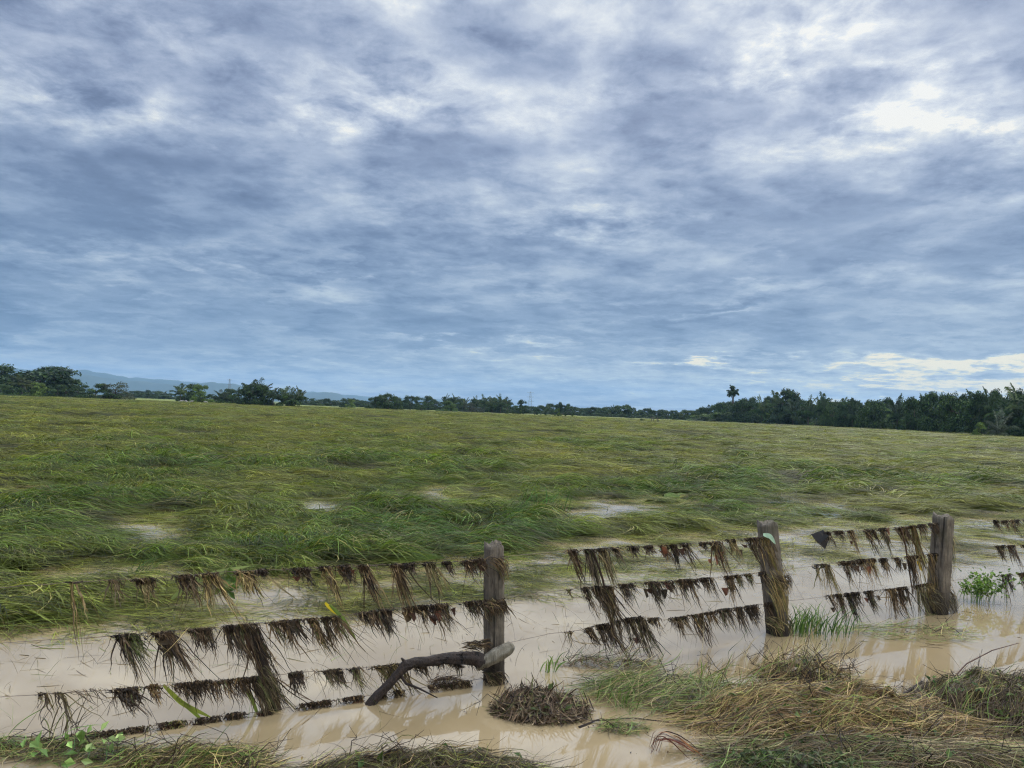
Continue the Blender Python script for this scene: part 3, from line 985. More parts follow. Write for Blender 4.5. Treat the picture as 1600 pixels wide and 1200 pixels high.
CL = {
    ('top', 0): [(125, 905, 85, 10, 'thin'), (168, 903, 55, 12, 'thin'), (228, 902, 55, 48, 'straw'), (285, 897, 55, 38, 'mix'), (325, 894, 95, 30, 'straw'), (372, 891, 45, 42, 'straw'),
                 (403, 889, 25, 20, 'dark'), (455, 887, 34, 34, 'dark'), (497, 884, 70, 28, 'straw'), (532, 882, 32, 40, 'dark'), (573, 881, 90, 24, 'mix'), (603, 880, 95, 26, 'mix'),
                 (634, 879, 36, 30, 'dark'), (662, 877, 74, 24, 'straw'), (695, 876, 26, 18, 'dark'), (718, 875, 36, 34, 'dark'), (748, 872, 24, 18, 'dark')],
    ('middle', 0): [(182, 989, 55, 26, 'mix'), (213, 987, 62, 30, 'green'), (262, 984, 66, 36, 'dark'), (300, 980, 80, 38, 'dark'), (352, 975, 48, 44, 'dark'), (385, 972, 118, 30, 'dark'),
                    (420, 969, 62, 28, 'mix'), (450, 966, 36, 32, 'dark'), (480, 964, 62, 36, 'mix'), (513, 961, 56, 42, 'mix'), (563, 954, 44, 30, 'dark'), (595, 950, 44, 38, 'mix'),
                    (630, 947, 24, 28, 'dark'), (660, 944, 36, 30, 'dark'), (693, 941, 62, 24, 'mix'), (728, 938, 52, 36, 'mix'), (757, 935, 34, 26, 'dark')],
    ('low', 0): [(62, 1079, 60, 12, 'thin'), (90, 1077, 62, 12, 'thin'), (195, 1071, 50, 50, 'dark'), (232, 1067, 34, 22, 'mix'), (288, 1063, 42, 58, 'dark'), (345, 1059, 58, 46, 'dark'), (392, 1054, 60, 32, 'mix'),
                 (464, 1046, 36, 28, 'dark'), (515, 1043, 36, 52, 'mix'), (548, 1041, 52, 26, 'straw'), (604, 1035, 66, 40, 'straw'), (648, 1030, 44, 38, 'dark'),
                 (682, 1025, 38, 40, 'dark'), (716, 1019, 36, 40, 'dark')],
    ('bottom', 0): [(12, 1158, 22, 34, 'dark'), (62, 1151, 26, 38, 'dark'), (108, 1145, 22, 50, 'mix'), (160, 1139, 14, 30, 'dark'), (203, 1134, 18, 40, 'dark'), (248, 1127, 18, 46, 'dark'),
                    (288, 1121, 16, 28, 'green'), (330, 1116, 14, 30, 'dark'), (368, 1110, 16, 32, 'dark'), (404, 1106, 16, 28, 'dark'), (484, 1094, 10, 34, 'dark'), (518, 1090, 12, 30, 'dark'),
                    (552, 1085, 10, 26, 'dark'), (605, 1077, 18, 34, 'mix'), (690, 1065, 14, 34, 'dark'), (725, 1060, 18, 46, 'mix')],
    ('top', 1): [(882, 858, 50, 18, 'dark'), (906, 857, 60, 26, 'mix'), (931, 856, 128, 30, 'straw'), (957, 854, 50, 14, 'mix'), (979, 853, 22, 16, 'dark'), (1003, 852, 28, 26, 'dark'),
                 (1026, 851, 28, 24, 'mix'), (1043, 850, 38, 20, 'dark'), (1064, 848, 44, 26, 'mix'), (1086, 847, 22, 16, 'dark'), (1109, 845, 48, 24, 'mix'), (1137, 842, 44, 30, 'straw'), (1162, 840, 58, 34, 'dark'), (1184, 838, 92, 24, 'straw')],
    ('middle', 1): [(885, 918, 28, 12, 'thin'), (912, 916, 74, 24, 'mix'), (941, 914, 78, 34, 'dark'), (976, 910, 40, 28, 'dark'), (1002, 908, 54, 30, 'dark'), (1028, 907, 50, 30, 'mix'), (1060, 904, 56, 42, 'dark'),
                    (1092, 902, 38, 38, 'dark'), (1126, 899, 56, 26, 'mix'), (1155, 896, 50, 40, 'straw'), (1180, 893, 52, 24, 'dark')],
    ('low', 1): [(882, 984, 44, 10, 'thin'), (905, 980, 34, 22, 'dark'), (932, 974, 50, 46, 'dark'), (974, 964, 72, 54, 'mix'), (1012, 964, 26, 18, 'dark'), (1048, 963, 66, 60, 'mix'), (1084, 957, 66, 44, 'dark'),
                 (1114, 951, 60, 40, 'mix'), (1138, 948, 56, 34, 'mix'), (1168, 944, 50, 44, 'dark'), (1190, 941, 44, 24, 'dark')],
    ('top', 2): [(1277, 831, 36, 32, 'dark'), (1306, 829, 30, 24, 'mix'), (1322, 828, 44, 18, 'mix'), (1348, 827, 32, 28, 'dark'), (1371, 825, 36, 24, 'mix'), (1391, 823, 42, 34, 'dark'), (1413, 821, 104, 22, 'straw'),
                 (1431, 819, 24, 22, 'mix'), (1448, 817, 28, 22, 'dark'), (1464, 815, 50, 18, 'straw')],
    ('middle', 2): [(1282, 880, 48, 28, 'straw'), (1316, 876, 54, 44, 'dark'), (1342, 873, 62, 38, 'mix'), (1370, 872, 64, 20, 'mix'), (1385, 871, 42, 20, 'dark'), (1404, 869, 44, 30, 'dark'), (1424, 867, 50, 28, 'mix'), (1450, 864, 52, 34, 'mix')],
    ('low', 2): [(1292, 928, 34, 36, 'dark'), (1320, 925, 46, 34, 'dark'), (1347, 922, 50, 34, 'mix'), (1374, 919, 62, 34, 'mix'), (1401, 916, 50, 32, 'dark'), (1427, 913, 56, 42, 'straw'), (1452, 909, 58, 44, 'straw')],
    ('top', 3): [(1545, 813, 24, 18, 'mix'), (1562, 813, 30, 16, 'dark'), (1578, 812, 24, 16, 'mix'), (1593, 811, 30, 16, 'dark'), (1612, 810, 28, 18, 'mix')],
    ('middle', 3): [(1550, 852, 34, 28, 'mix'), (1574, 851, 34, 30, 'dark'), (1598, 850, 34, 30, 'mix'), (1625, 848, 34, 26, 'dark')],
    ('low', 3): [(1560, 897, 38, 28, 'dark'), (1590, 894, 34, 26, 'mix'), (1618, 892, 34, 26, 'dark')],
}
ORD = ['first', 'second', 'third', 'fourth', 'fifth', 'sixth', 'seventh', 'eighth', 'ninth', 'tenth', 'eleventh', 'twelfth', 'thirteenth', 'fourteenth', 'fifteenth', 'sixteenth', 'seventeenth', 'eighteenth']
SPAN = ['left of the branch post', 'between branch post and leaning post', 'between leaning post and straw-footed post', 'beyond the straw-footed post']
LOOK = {'dark': 'dark brown', 'mix': 'brown streaky', 'straw': 'straw-coloured', 'thin': 'thin wispy', 'green': 'greenish'}
WN = {'top': 'top wire', 'middle': 'second wire', 'low': 'third wire', 'bottom': 'lowest wire'}
sd_ = 1000
for (wn_, sg), lst in CL.items():
    for i, (px, py, L, wpx, sty) in enumerate(lst):
        sd_ += 1
        o = clump(px, py, L, wpx, sg, sty, sd_)
        tag(o, '%s clump on the %s %s, %s from left' % (LOOK[sty], WN[wn_], SPAN[sg], ORD[i]), 'debris clump', 'clumps of dead grass snagged on the fence wires')


r_ = np.random.default_rng(4242)
PP, WW, CC = [], [], []
for (wn_, sg), lst in CL.items():
    xs = [q[0] for q in lst]; x0, x1 = min(xs), max(xs)
    seg_pts = WIRES[wn_][sg]
    for _ in range(int((x1 - x0) / (2.6 if wn_ != 'bottom' else 12))):
        px = r_.uniform(x0 - 12, x1 + 10); py = np.interp(px, [q[0] for q in seg_pts], [q[1] for q in seg_pts])
        p = np.array(FP(px, py, sg)); u = np.array((ANCH[sg + 1] - ANCH[sg]).normalized()); nr_ = np.array([u[1], -u[0], 0.0])
        L = (.03 + .20 * r_.random() ** 1.6) * (1.9 if r_.random() < .15 else 1); t = np.linspace(-.12, 1, 10)
        le = r_.normal(.45, .55); cu = r_.normal(0, .35)
        dn = np.clip(t, 0, 1)
        P_ = p + (nr_[None] * (.075 + r_.uniform(-.02, .06) * dn[:, None])) + u[None] * (L * (le * t + cu * t * t))[:, None] + np.array([0, 0, 1.0])[None] * (.01 - L * np.sign(t) * np.abs(t) ** 1.2 * r_.uniform(.5, 1.05))[:, None]
        P_ += r_.normal(0, .0022, (10, 3)).cumsum(0)
        P_[:, 2] = np.maximum(P_[:, 2], .0)
        PP.append(P_); WW.append(r_.uniform(.0016, .0052) * np.array([.4, .9, 1, 1, 1, .9, .8, .6, .4, .15])); CC.append(pal(1, DARK + STRAW[:2], [3, 4, 3, 2, 1.2, 1, .8, .6], .2, r_)[0])
mb = MB(); ribbons(mb, np.array(PP), np.array(WW), np.array(CC), r=r_)
tag(mb.build('straw_litter', [M_WET]), 'loose straws and root fibres caught along the fence wires', 'straw', kind='stuff')


for (pts, rd_, lab) in (([(926, 858, 1), (938, 900, 1), (950, 960, 1), (961, 1004, 1)], .011, 'dark stalk leaning from the top wire down past the third, right of the branch post'),
                        ([(1400, 822, 2), (1408, 850, 2), (1414, 885, 2), (1420, 925, 2)], .012, 'thin dark stick hanging between the wires left of the far post'),
                        ([(575, 880, 0), (571, 905, 0), (572, 948, 0)], .006, 'black twig joining the top and second wires left of the branch post'),
                        ([(390, 985, 0), (400, 1005, 0), (422, 1060, 0)], .012, 'dark stick leaning on top of the short stake')):
    mb = MB()
    q = [FP(a_, b_, s_) + Vector((0, -.09, 0)) + Vector(rng.normal(0, .004, 3)) for a_, b_, s_ in pts]
    tube(mb, q, np.linspace(rd_, rd_ * .6, len(q)), 6, (.045, .026, .018), rough=.15)
    tag(mb.build('hanging_stick', [M_WET], None, loc=tuple(q[0])), lab, 'stick')


def tangle(cx, cy, w_, h, seed, n, cols, wts, seg, lab, cat='debris', off=.12, lean=.5, name='debris_tangle', droop=1.0):
    """grass wrapped round a post: strands hugging the front face, trailing to the right"""
    r = np.random.default_rng(seed)
    p = FP(cx, cy, seg); s = (p - Vector((0, 0, CAM_H))).length / FPX
    u = np.array((ANCH[seg + 1] - ANCH[seg]).normalized()); nr_ = np.array([u[1], -u[0], 0.0])
    p = np.array(p)
    K = 8; t = np.linspace(0, 1, K)[None, :]
    us = r.uniform(-.9, .25, n)[:, None] * w_ * s; L = r.uniform(.3, 1.0, n)[:, None] * h * s
    un = us + t * (lean * L + r.uniform(0, .9, (n, 1)) * w_ * s) + r.normal(0, .004, (n, K)).cumsum(1)
    z = r.uniform(-.35, .35, (n, 1)) * h * s * .5 - L * t ** 1.3 * droop + .02 * np.sin(np.pi * t)
    bulge = off * np.sqrt(np.clip(1 - (un / (w_ * s * 1.15)) ** 2, 0, 1)) + r.uniform(-.005, .03, (n, 1))
    P_ = p + un[..., None] * u + bulge[..., None] * nr_ + z[..., None] * np.array([0, 0, 1.0])
    P_[..., 2] = np.maximum(P_[..., 2], -.01)
    W_ = r.uniform(.002, .0055, n)[:, None] * np.array([.5, 1, 1.1, 1.1, 1, .8, .55, .15])[None, :]
    mb = MB()
    ribbons(mb, P_, W_, pal(n, cols, wts, .25, r), side=nr_[None, None] + r.normal(0, .4, (n, 1, 3)), r=r)
    return tag(mb.build(name, [M_WET], None, loc=tuple(p)), lab, cat)


tangle(770, 872, 20, 40, 1, 60, DARK, [2, 3, 4, 3, 3, 1], 0, 'straw wrapped round the top of the branch post', lean=.5)
tangle(766, 938, 24, 36, 2, 130, DARK, [3, 4, 4, 3, 2, .5], 0, 'dark collar of wet grass halfway up the branch post', lean=.2, droop=.6)
tangle(745, 1003, 34, 30, 3, 110, DARK, [3, 3, 4, 4, 2, .5], 0, 'brown heap of reeds piled behind the pale branch end', off=.06, lean=.3, droop=.4)
tangle(765, 1048, 26, 36, 4, 110, DARK, [4, 3, 3, 2, 2, 1.5], 0, 'dark tangle at the foot of the branch post', lean=.2)
tangle(1203, 905, 26, 110, 5, 120, STRAW, [3, 2, 3, 2, 3], 1, 'long green and straw blades trailing down the leaning post', lean=.35)
tangle(1210, 900, 26, 40, 6, 110, DARK, [3, 3, 4, 3, 2, 1], 1, 'dark collar of grass round the middle of the leaning post', lean=.2, droop=.6)
tangle(1206, 965, 32, 44, 7, 150, STRAW, [2, 1, 4, 4, 2], 1, 'brown tangle round the foot of the leaning post', lean=.4)
tangle(1468, 845, 20, 60, 8, 90, STRAW, [3, 2, 3, 3, 1], 2, 'straw hanging on the upper half of the far post', lean=.1)
tangle(1462, 925, 34, 52, 9, 230, STRAW, [2, 1, 4, 5, 1], 2, 'thick brown skirt of straw at the foot of the far post', lean=.5)
tangle(940, 930, 16, 110, 11, 60, DARK, [2, 3, 4, 3, 2, 1], 1, 'reddish brown strands wrapped down the leaning stalk', lean=.45, off=.10)
tangle(1412, 868, 14, 80, 12, 60, DARK, [2, 3, 4, 3, 2, 1], 2, 'brown strands wrapped down the thin hanging stick', lean=.4, off=.10)
tangle(412, 1050, 22, 90, 10, 80, STRAW, [2, 1, 4, 5, 2], 0, 'green and brown blades draped over the short stake', lean=.3, off=.07)


def blade(pts, w_, col, name, lab, cat, mat=M_VEG):
    """a long leaf blade or reed as a bent strap"""
    P_ = np.array([tuple(p) for p in pts]); K = 14
    tt = np.linspace(0, len(P_) - 1, K)
    Q_ = np.stack([np.interp(tt, np.arange(len(P_)), P_[:, k]) for k in range(3)], -1)
    for _ in range(2): Q_[1:-1] = (Q_[:-2] + Q_[1:-1] * 2 + Q_[2:]) / 4
    wv = w_ * np.sin(np.pi * np.linspace(.12, .985, K)) ** .7
    mb = MB()
    ribbons(mb, Q_[None], wv[None], [col], side=np.array([[[.15, -1, .35]]]))
    return tag(mb.build(name, [mat], None, loc=tuple(Q_[0])), lab, cat)


blade([FP(255, 1070, 0), FP(285, 1100, 0), FP(332, 1122, 0)], .032, (.20, .26, .045), 'dangling_reed', 'bright green leaf blade hanging between the lower wires', 'leaf')
blade([FP(275, 1090, 0), FP(300, 1110, 0), FP(320, 1130, 0)], .026, (.15, .22, .04), 'dangling_reed', 'smaller green blade pointing into the lowest wire', 'leaf')
blade([FP(375, 1060, 0), FP(395, 1095, 0), FP(408, 1132, 0)], .026, (.13, .19, .04), 'dangling_reed', 'green blade beside the short leaning stake', 'leaf')
blade([FP(515, 945, 0), FP(535, 965, 0), FP(556, 998, 0)], .028, (.16, .24, .045), 'dangling_reed', 'green blade with a yellow base below the second wire', 'leaf')
blade([FP(508, 942, 0), FP(516, 950, 0), FP(526, 960, 0)], .026, (.55, .45, .03), 'yellow_leaf', 'small yellow leaf on the second wire', 'leaf')
blade([FP(268, 936, 0), FP(300, 908, 0), FP(345, 893, 0), FP(392, 884, 0)], .04, (.19, .24, .06), 'dangling_reed', 'long pale green reed bent over the top wire', 'reed')
blade([FP(405, 888, 0), FP(440, 920, 0), FP(466, 938, 0)], .012, (.30, .24, .12), 'reed_stem', 'thin straw stem slanting down below the top wire', 'reed')
blade([FP(1587, 895, 3), FP(1610, 905, 3), FP(1640, 915, 3)], .06, (.13, .20, .04), 'dangling_reed', 'green blade crossing the third wire at the frame edge', 'leaf')
blade([FP(1186, 832, 1) + Vector((0, -.13, 0)), FP(1196, 834, 1) + Vector((0, -.15, 0)), FP(1204, 846, 1) + Vector((0, -.15, 0))], .05, (.30, .46, .38), 'pale_leaf', 'pale blue-green leaf stuck to the top of the leaning post', 'leaf')
blade([FP(1433, 877, 2), FP(1438, 884, 2), FP(1440, 892, 2)], .05, (.60, .40, .03), 'yellow_leaf', 'yellow-orange leaf caught on the second wire right of middle', 'leaf')
# rag of black plastic on the top wire
mb = MB()
pp = [FP(x, y, 2) + Vector((0, -.09, 0)) for x, y in ((1262, 833), (1280, 826), (1292, 834), (1284, 856), (1272, 846))]
mb.add([tuple(q) for q in pp] + [tuple(pp[0].lerp(pp[3], .5) + Vector((0, -.05, 0)))], None, [(0, 1, 5), (1, 2, 5), (2, 3, 5), (3, 4, 5), (4, 0, 5)], (.010, .010, .012))
tag(mb.build('plastic_rag', [M_WET], None, loc=tuple(pp[0])), 'crumpled black scrap hooked on the top wire right of the leaning post', 'scrap')
# broad green leaf cluster in the upper left of the fence
mb = MB()
pc = np.array(FP(352, 905, 0)); k = 14
cc_ = pc + rng.normal(0, 1, (k, 3)) * np.array([.05, .02, .06])
cards(mb, cc_, rng.normal(size=(k, 3)) * .4 + np.array([0, -1, .3]), np.full(k, .085), pal(k, [(.16, .24, .04), (.10, .18, .03)], None, .15), .5)
tag(mb.build('leaf_sprig', [M_VEG], None, loc=tuple(pc)), 'bright green leafy sprig snagged on the top wire at far left', 'sprig')

# ------------------------------------------------------------------ driftwood branch across the first post
br = empty('driftwood_branch', FP(600, 1076, 0), 'dark wet branch with a bare pale end, propped against the nearest post', 'branch')
off = Vector((0, -.16, 0))
def rough_limb(mb, pts, rads, seg, seed, amp, per=7):
    pts = np.array([tuple(q) for q in pts]); k0 = np.arange(len(pts)); kk = np.linspace(0, len(pts) - 1, (len(pts) - 1) * per + 1)
    P_ = np.stack([np.interp(kk, k0, pts[:, i]) for i in range(3)], -1); rr_ = np.interp(kk, k0, rads)
    for _ in range(2): P_[1:-1] = (P_[:-2] + 2 * P_[1:-1] + P_[2:]) / 4
    K = len(P_); T = np.gradient(P_, axis=0); T /= np.linalg.norm(T, axis=1, keepdims=True)
    U = np.cross(T, [0, 1, 0]); U /= np.linalg.norm(U, axis=1, keepdims=True); Wv = np.cross(T, U)
    a_ = np.linspace(0, 2 * np.pi, seg, endpoint=False)
    A_, Kk = np.meshgrid(a_, kk, indexing='xy')
    nz = fbm(np.cos(A_) * 2 + seed, np.sin(A_) * 2 + Kk * .5, 1.0, 4, seed, .65) + .5 * fbm(np.cos(A_) * 6, Kk * 1.2 + seed, 1.0, 3, seed + 5)
    R_ = rr_[:, None] * (1 + amp * nz)
    V = P_[:, None] + R_[..., None] * (np.cos(A_)[..., None] * U[:, None] + np.sin(A_)[..., None] * Wv[:, None])
    ii = np.arange(K * seg).reshape(K, seg); i2 = np.roll(ii, -1, 1)
    Q = np.stack([ii[:-1], i2[:-1], i2[1:], ii[1:]], -1).reshape(-1, 4)
    V = np.vstack([V.reshape(-1, 3), P_[0], P_[-1] + T[-1] * rads[-1] * .12]); n_ = K * seg
    T3 = [(n_, i2[0, j], ii[0, j]) for j in range(seg)] + [(n_ + 1, ii[-1, j], i2[-1, j]) for j in range(seg)]
    mb.add(V, Q, T3)


bp = [FP(578, 1087, 0) + off, FP(596, 1073, 0) + off, FP(614, 1056, 0) + off, FP(628, 1040, 0) + off, FP(638, 1029, 0) + off, FP(652, 1024, 0) + off, FP(672, 1023, 0) + off, FP(695, 1019, 0) + off, FP(720, 1018, 0) + off,
      FP(742, 1018, 0) + off, FP(752, 1023, 0) + off, FP(760, 1030, 0) + off]
bp[0].z = -.05
mb = MB()
rough_limb(mb, bp, [.036, .034, .030, .032, .042, .038, .036, .040, .044, .052, .058, .040], 26, 3, .22)
tube(mb, [bp[3], bp[3] + Vector((.06, -.02, -.07)), bp[3] + Vector((.16, -.03, -.10)), bp[3] + Vector((.30, -.04, -.16))], [.012, .009, .007, .003], 6, rough=.15)
tube(mb, [bp[4] + Vector((0, 0, .02)), bp[4] + Vector((-.03, -.02, .06))], [.016, .007], 7, rough=.15)
tube(mb, [bp[8], bp[8] + Vector((.03, -.03, .055))], [.013, .004], 6, rough=.15)
mb.build('bark', [M_WETBARK], br, smooth=True)
mb = MB()
be = [FP(746, 1031, 0) + off * 1.05, FP(758, 1023, 0) + off * 1.1, FP(773, 1014, 0) + off * 1.15, FP(787, 1006, 0) + off * 1.2, FP(798, 1000, 0) + off * 1.2, FP(802, 998, 0) + off * 1.2]
rough_limb(mb, be, [.034, .047, .055, .056, .045, .022], 26, 8, .16)
mb.build('bare_end', [M_BAREWOOD], br, smooth=True)

# ------------------------------------------------------------------ heaps of flood debris in front of the fence


def pile(name, lab, cx, cy, rxpx, ry, h, n, cols, wts, ang, spread, Lr, seed, core=True, twigs=6, leaves=0, wr_=(.0013, .0052), cat='debris pile', z0=0.0, fly=.02, mat=M_WET, leafcol=((.05, .11, .025), (.09, .15, .03))):
    r = np.random.default_rng(seed)
    c0 = G(cx, cy); rx = rxpx / FPX * math.hypot(c0.length, CAM_H) * .97
    root = empty(name, c0, lab, cat)
    c0 = np.array(c0)
    sdn = int(seed * 7)

    def mz(x, y):
        th_ = np.arctan2(y / ry, x / rx)
        q = ((x / rx) ** 2 + (y / ry) ** 2) * (1 + .45 * fbm(np.cos(th_) * 1.3 + seed, np.sin(th_) * 1.3, 1.0, 3, sdn + 1))
        lump = 1 + .75 * fbm(x + seed, y, .30, 4, sdn)
        return h * np.clip(1 - q, 0, None) ** .75 * lump - .015 * np.clip(q, 0, 1.2) + z0
    if core:
        gx = np.linspace(-1, 1, 60); GX, GY = np.meshgrid(gx * rx * 1.02, gx * ry * 1.02, indexing='ij')
        GZ = mz(GX, GY) * .82 - .03
        ii = np.arange(3600).reshape(60, 60)
        qd = np.stack([ii[:-1, :-1], ii[1:, :-1], ii[1:, 1:], ii[:-1, 1:]], -1).reshape(-1, 4)
        mb = MB(); mb.add(np.stack([GX + c0[0], GY + c0[1], GZ], -1).reshape(-1, 3), qd)
        mb.build('mud_core', [M_SOIL], root, smooth=True)
    K = 9; t = np.linspace(-.5, .5, K)[None, :]
    rad = np.sqrt(r.random(n)) * 1.02; th = r.uniform(0, 2 * np.pi, n)
    x0, y0 = rad * np.cos(th) * rx, rad * np.sin(th) * ry
    L = r.uniform(*Lr, n)
    a = ang + spread * r.normal(size=n) + .7 * fbm(x0 + 3, y0, .5, 2, sdn + 5)
    cv = r.normal(0, .8, n)
    A_ = a[:, None] + cv[:, None] * t
    x = x0[:, None] + L[:, None] * t * np.cos(A_); y = y0[:, None] + L[:, None] * t * np.sin(A_)
    lift = r.exponential(fly, n)[:, None]
    z = np.maximum(mz(x, y), z0 + .002) + lift * (.4 + (t + .5)) + r.uniform(-.004, .012, (n, 1)) + r.normal(0, .002, (n, K)).cumsum(1)
    z = np.maximum(z, z0 + .001)
    P_ = np.stack([x + c0[0], y + c0[1], z], -1)
    W_ = r.uniform(wr_[0], wr_[1], n)[:, None] * np.array([.3, .8, 1, 1, 1, 1, .9, .6, .15])[None, :]
    mb = MB()
    ribbons(mb, P_, W_, pal(n, cols, wts, .28, r), r=r)
    if twigs:
        for _ in range(twigs):
            q = r.uniform(-.8, .8, 2) * (rx, ry); zz = float(mz(q[0:1], q[1:2])[0])
            p0 = np.array([q[0] + c0[0], q[1] + c0[1], max(zz, 0)]); a_ = r.uniform(0, 2 * np.pi); Lt = r.uniform(.15, .4)
            d_ = np.array([math.cos(a_), math.sin(a_) * .6, r.uniform(.05, .9)]); d_ /= np.linalg.norm(d_)
            pts = [p0 + d_ * Lt * k / 5 + r.normal(0, .008, 3) * k for k in range(6)]
            tube(mb, pts, np.linspace(.0045, .0015, 6), 5, (.035, .024, .018))
            for _k in range(3):
                b0 = pts[r.integers(2, 5)]; e = b0 + (d_ + r.normal(0, .8, 3)) * r.uniform(.03, .10)
                tube(mb, [b0, e], [.002, .001], 4, (.035, .024, .018))
    kl = n // 12
    lx, ly = r.normal(0, .5, kl) * rx, r.normal(0, .5, kl) * ry
    LC = np.stack([lx + c0[0], ly + c0[1], np.maximum(mz(lx, ly), z0) + r.uniform(.0, .03, kl)], -1)
    cards(mb, LC, r.normal(0, .5, (kl, 3)) + np.array([0, -.2, 1]), r.uniform(.008, .035, kl), pal(kl, [(.05, .03, .02), (.11, .07, .04), (.02, .014, .01), (.16, .12, .06)], None, .3, r), .5, r=r)
    mb.build('strands', [mat], root)
    if leaves:
        q = r.uniform(-.75, .75, (leaves, 2)) * (rx, ry); zz = mz(q[:, 0], q[:, 1])
        C_ = np.stack([q[:, 0] + c0[0], q[:, 1] + c0[1], np.maximum(zz, z0) + .03 + r.uniform(0, .05, leaves)], -1)
        mb = MB(); cards(mb, C_, r.normal(0, .5, (leaves, 3)) + np.array([0, -.5, 1]), r.uniform(.035, .085, leaves), pal(leaves, leafcol, None, .2, r), .5, r=r)
        mb.build('leaves', [M_VEG], root)
    return root


BRN = [(.040, .024, .014), (.10, .060, .032), (.18, .112, .058), (.32, .225, .12), (.14, .14, .04)]
STR = [(.27, .19, .085), (.40, .30, .15), (.17, .105, .05), (.055, .035, .02), (.15, .18, .04), (.26, .24, .075)]
GRN = [(.09, .16, .03), (.16, .22, .045), (.24, .20, .075), (.06, .042, .024), (.31, .25, .12)]
pile('debris_pile', 'low brown heap of matted roots in the water right of the branch post', 845, 1112, 72, .24, .075, 2400, BRN, [2, 4, 4, 2.5, 2], 0, 1.5, (.03, .15), 31, twigs=6, leaves=16, wr_=(.002, .010), leafcol=((.12, .16, .04), (.10, .06, .03)))
pile('debris_pile', 'largest straw heap, combed sideways, with green leaves on its right slope', 1300, 1128, 190, .48, .135, 9000, STR, [3, 1.2, 4, 5, 2, 2], R(4), .40, (.2, .9), 32, twigs=18, leaves=60)
pile('brush_pile', 'twiggy brush standing on the back of the largest straw heap', 1255, 1062, 75, .20, .12, 700, STR, [2, 1, 3, 3, 2, 1], R(30), .8, (.15, .45), 33, twigs=34, leaves=12, fly=.06)
pile('debris_pile', 'dark heap with leafy vines cut off by the right frame edge', 1580, 1112, 118, .50, .18, 5200, GRN, [.7, .8, 1.2, 9, 1.0], R(22), .5, (.2, .6), 34, twigs=24, leaves=90)
pile('debris_pile', 'long dark green and brown bank along the bottom, below the branch', 680, 1224, 185, .25, .10, 5200, [(.05, .04, .022), (.10, .11, .035), (.16, .18, .05), (.20, .15, .08), (.03, .024, .018)], [4, 2, 1.5, 1.5, 4], R(8), .8, (.12, .5), 35, twigs=14, leaves=30)
pile('debris_pile', 'low tuft of straw and green blades near the bottom left corner', 300, 1206, 105, .17, .085, 1900, GRN + [(.06, .04, .025)], [1.5, 2, 2.5, 3, 2, 3], R(35), .55, (.2, .55), 36, twigs=18, leaves=0)
pile('grass_mat', 'floating mat of green grass and straw left of the largest heap', 1055, 1088, 135, .34, .045, 1500, GRN, [2.5, 3, 2.5, 2, 2], R(12), .8, (.15, .6), 37, core=False, twigs=12, fly=.05)
pile('grass_mat', 'flattened straw mat spreading across the bottom right corner', 1400, 1190, 240, .24, .06, 5200, STR, [3, 1.5, 3, 4, 3, 2], R(-14), .45, (.25, .7), 38, twigs=14, leaves=40)
pile('grass_mat', 'leafy olive mat under the largest heap at the bottom edge', 1240, 1206, 110, .12, .06, 1400, GRN, [2, 2, 2, 3, 1], R(5), .8, (.1, .35), 39, twigs=8, leaves=110, leafcol=((.07, .10, .03), (.12, .15, .05), (.04, .06, .02)))
pile('grass_mat', 'small floating wisp of grass beneath the brown heap', 975, 1140, 36, .09, .02, 220, GRN, [2, 2, 2, 2, 1], 0, 1.0, (.08, .25), 40, core=False, twigs=1)
pile('grass_mat', 'sparse green grass floating in the water before the far span', 1420, 990, 95, .30, .02, 420, GRN, [3, 3, 2, 2, 1], R(5), .7, (.12, .4), 41, core=False, twigs=3, fly=.03)
pile('grass_mat', 'thin trail of brown scraps at the water edge above the floating mat', 950, 1040, 80, .10, .03, 420, BRN + [(.10, .14, .04)], [2, 2, 2, 1, 1, 2], R(5), .8, (.08, .3), 42, core=False, twigs=10, fly=.03)
pile('grass_mat', 'dark soaked lump floating under the branch near its post', 700, 1069, 26, .05, .035, 260, BRN, [5, 3, 1, .5, .5], 0, 1.0, (.05, .14), 43, twigs=0)
pile('grass_mat', 'soft mud-soaked weed strip lying behind the low left wire', 90, 1176, 130, .12, .03, 800, GRN, [2, 1, 2, 4, 1], R(10), .7, (.1, .4), 44, core=False, twigs=8, fly=.02)
# curled reddish roots at the bottom
r_ = np.random.default_rng(77)
c0 = np.array(G(1050, 1176)); mb = MB()
for k in range(16):
    t = np.linspace(0, 1, 14)
    ln = r_.uniform(.22, .42); hh = r_.uniform(.05, .13); sx = r_.uniform(-.03, .03)
    pts = np.stack([c0[0] - .12 + sx + ln * t, c0[1] + r_.normal(0, .02) - .10 * t * r_.random(), hh * np.sin(np.pi * t ** .5) + .01], -1)
    pts += r_.normal(0, .002, (14, 3)).cumsum(0)
    ribbons(mb, pts[None], (.010 * np.sin(np.pi * np.linspace(.1, .98, 14)))[None], [pal(1, [(.10, .03, .02), (.05, .025, .018), (.16, .07, .03)], None, .2, r_)[0]], r=r_)
tag(mb.build('curled_leaf', [M_WET], None, loc=tuple(c0)), 'curled reddish-brown dead leaf arching out of the water at the bottom', 'dead leaf')
mb = MB()
pts = [G(1395, 1106), G(1402, 1098) + Vector((0, 0, .03)), G(1440, 1082) + Vector((0, 0, .09))]
tube(mb, pts, [.012, .014, .009], 7, (.03, .02, .015), rough=.1)
tag(mb.build('broken_stick', [M_WETBARK], None, loc=tuple(pts[0])), 'short broken stick between the straw heap and the dark heap', 'stick')
mb = MB()
pts = [G(1480, 1070), G(1510, 1055) + Vector((0, 0, .10)), G(1550, 1040) + Vector((0, 0, .14)), G(1592, 1024) + Vector((0, 0, .12))]
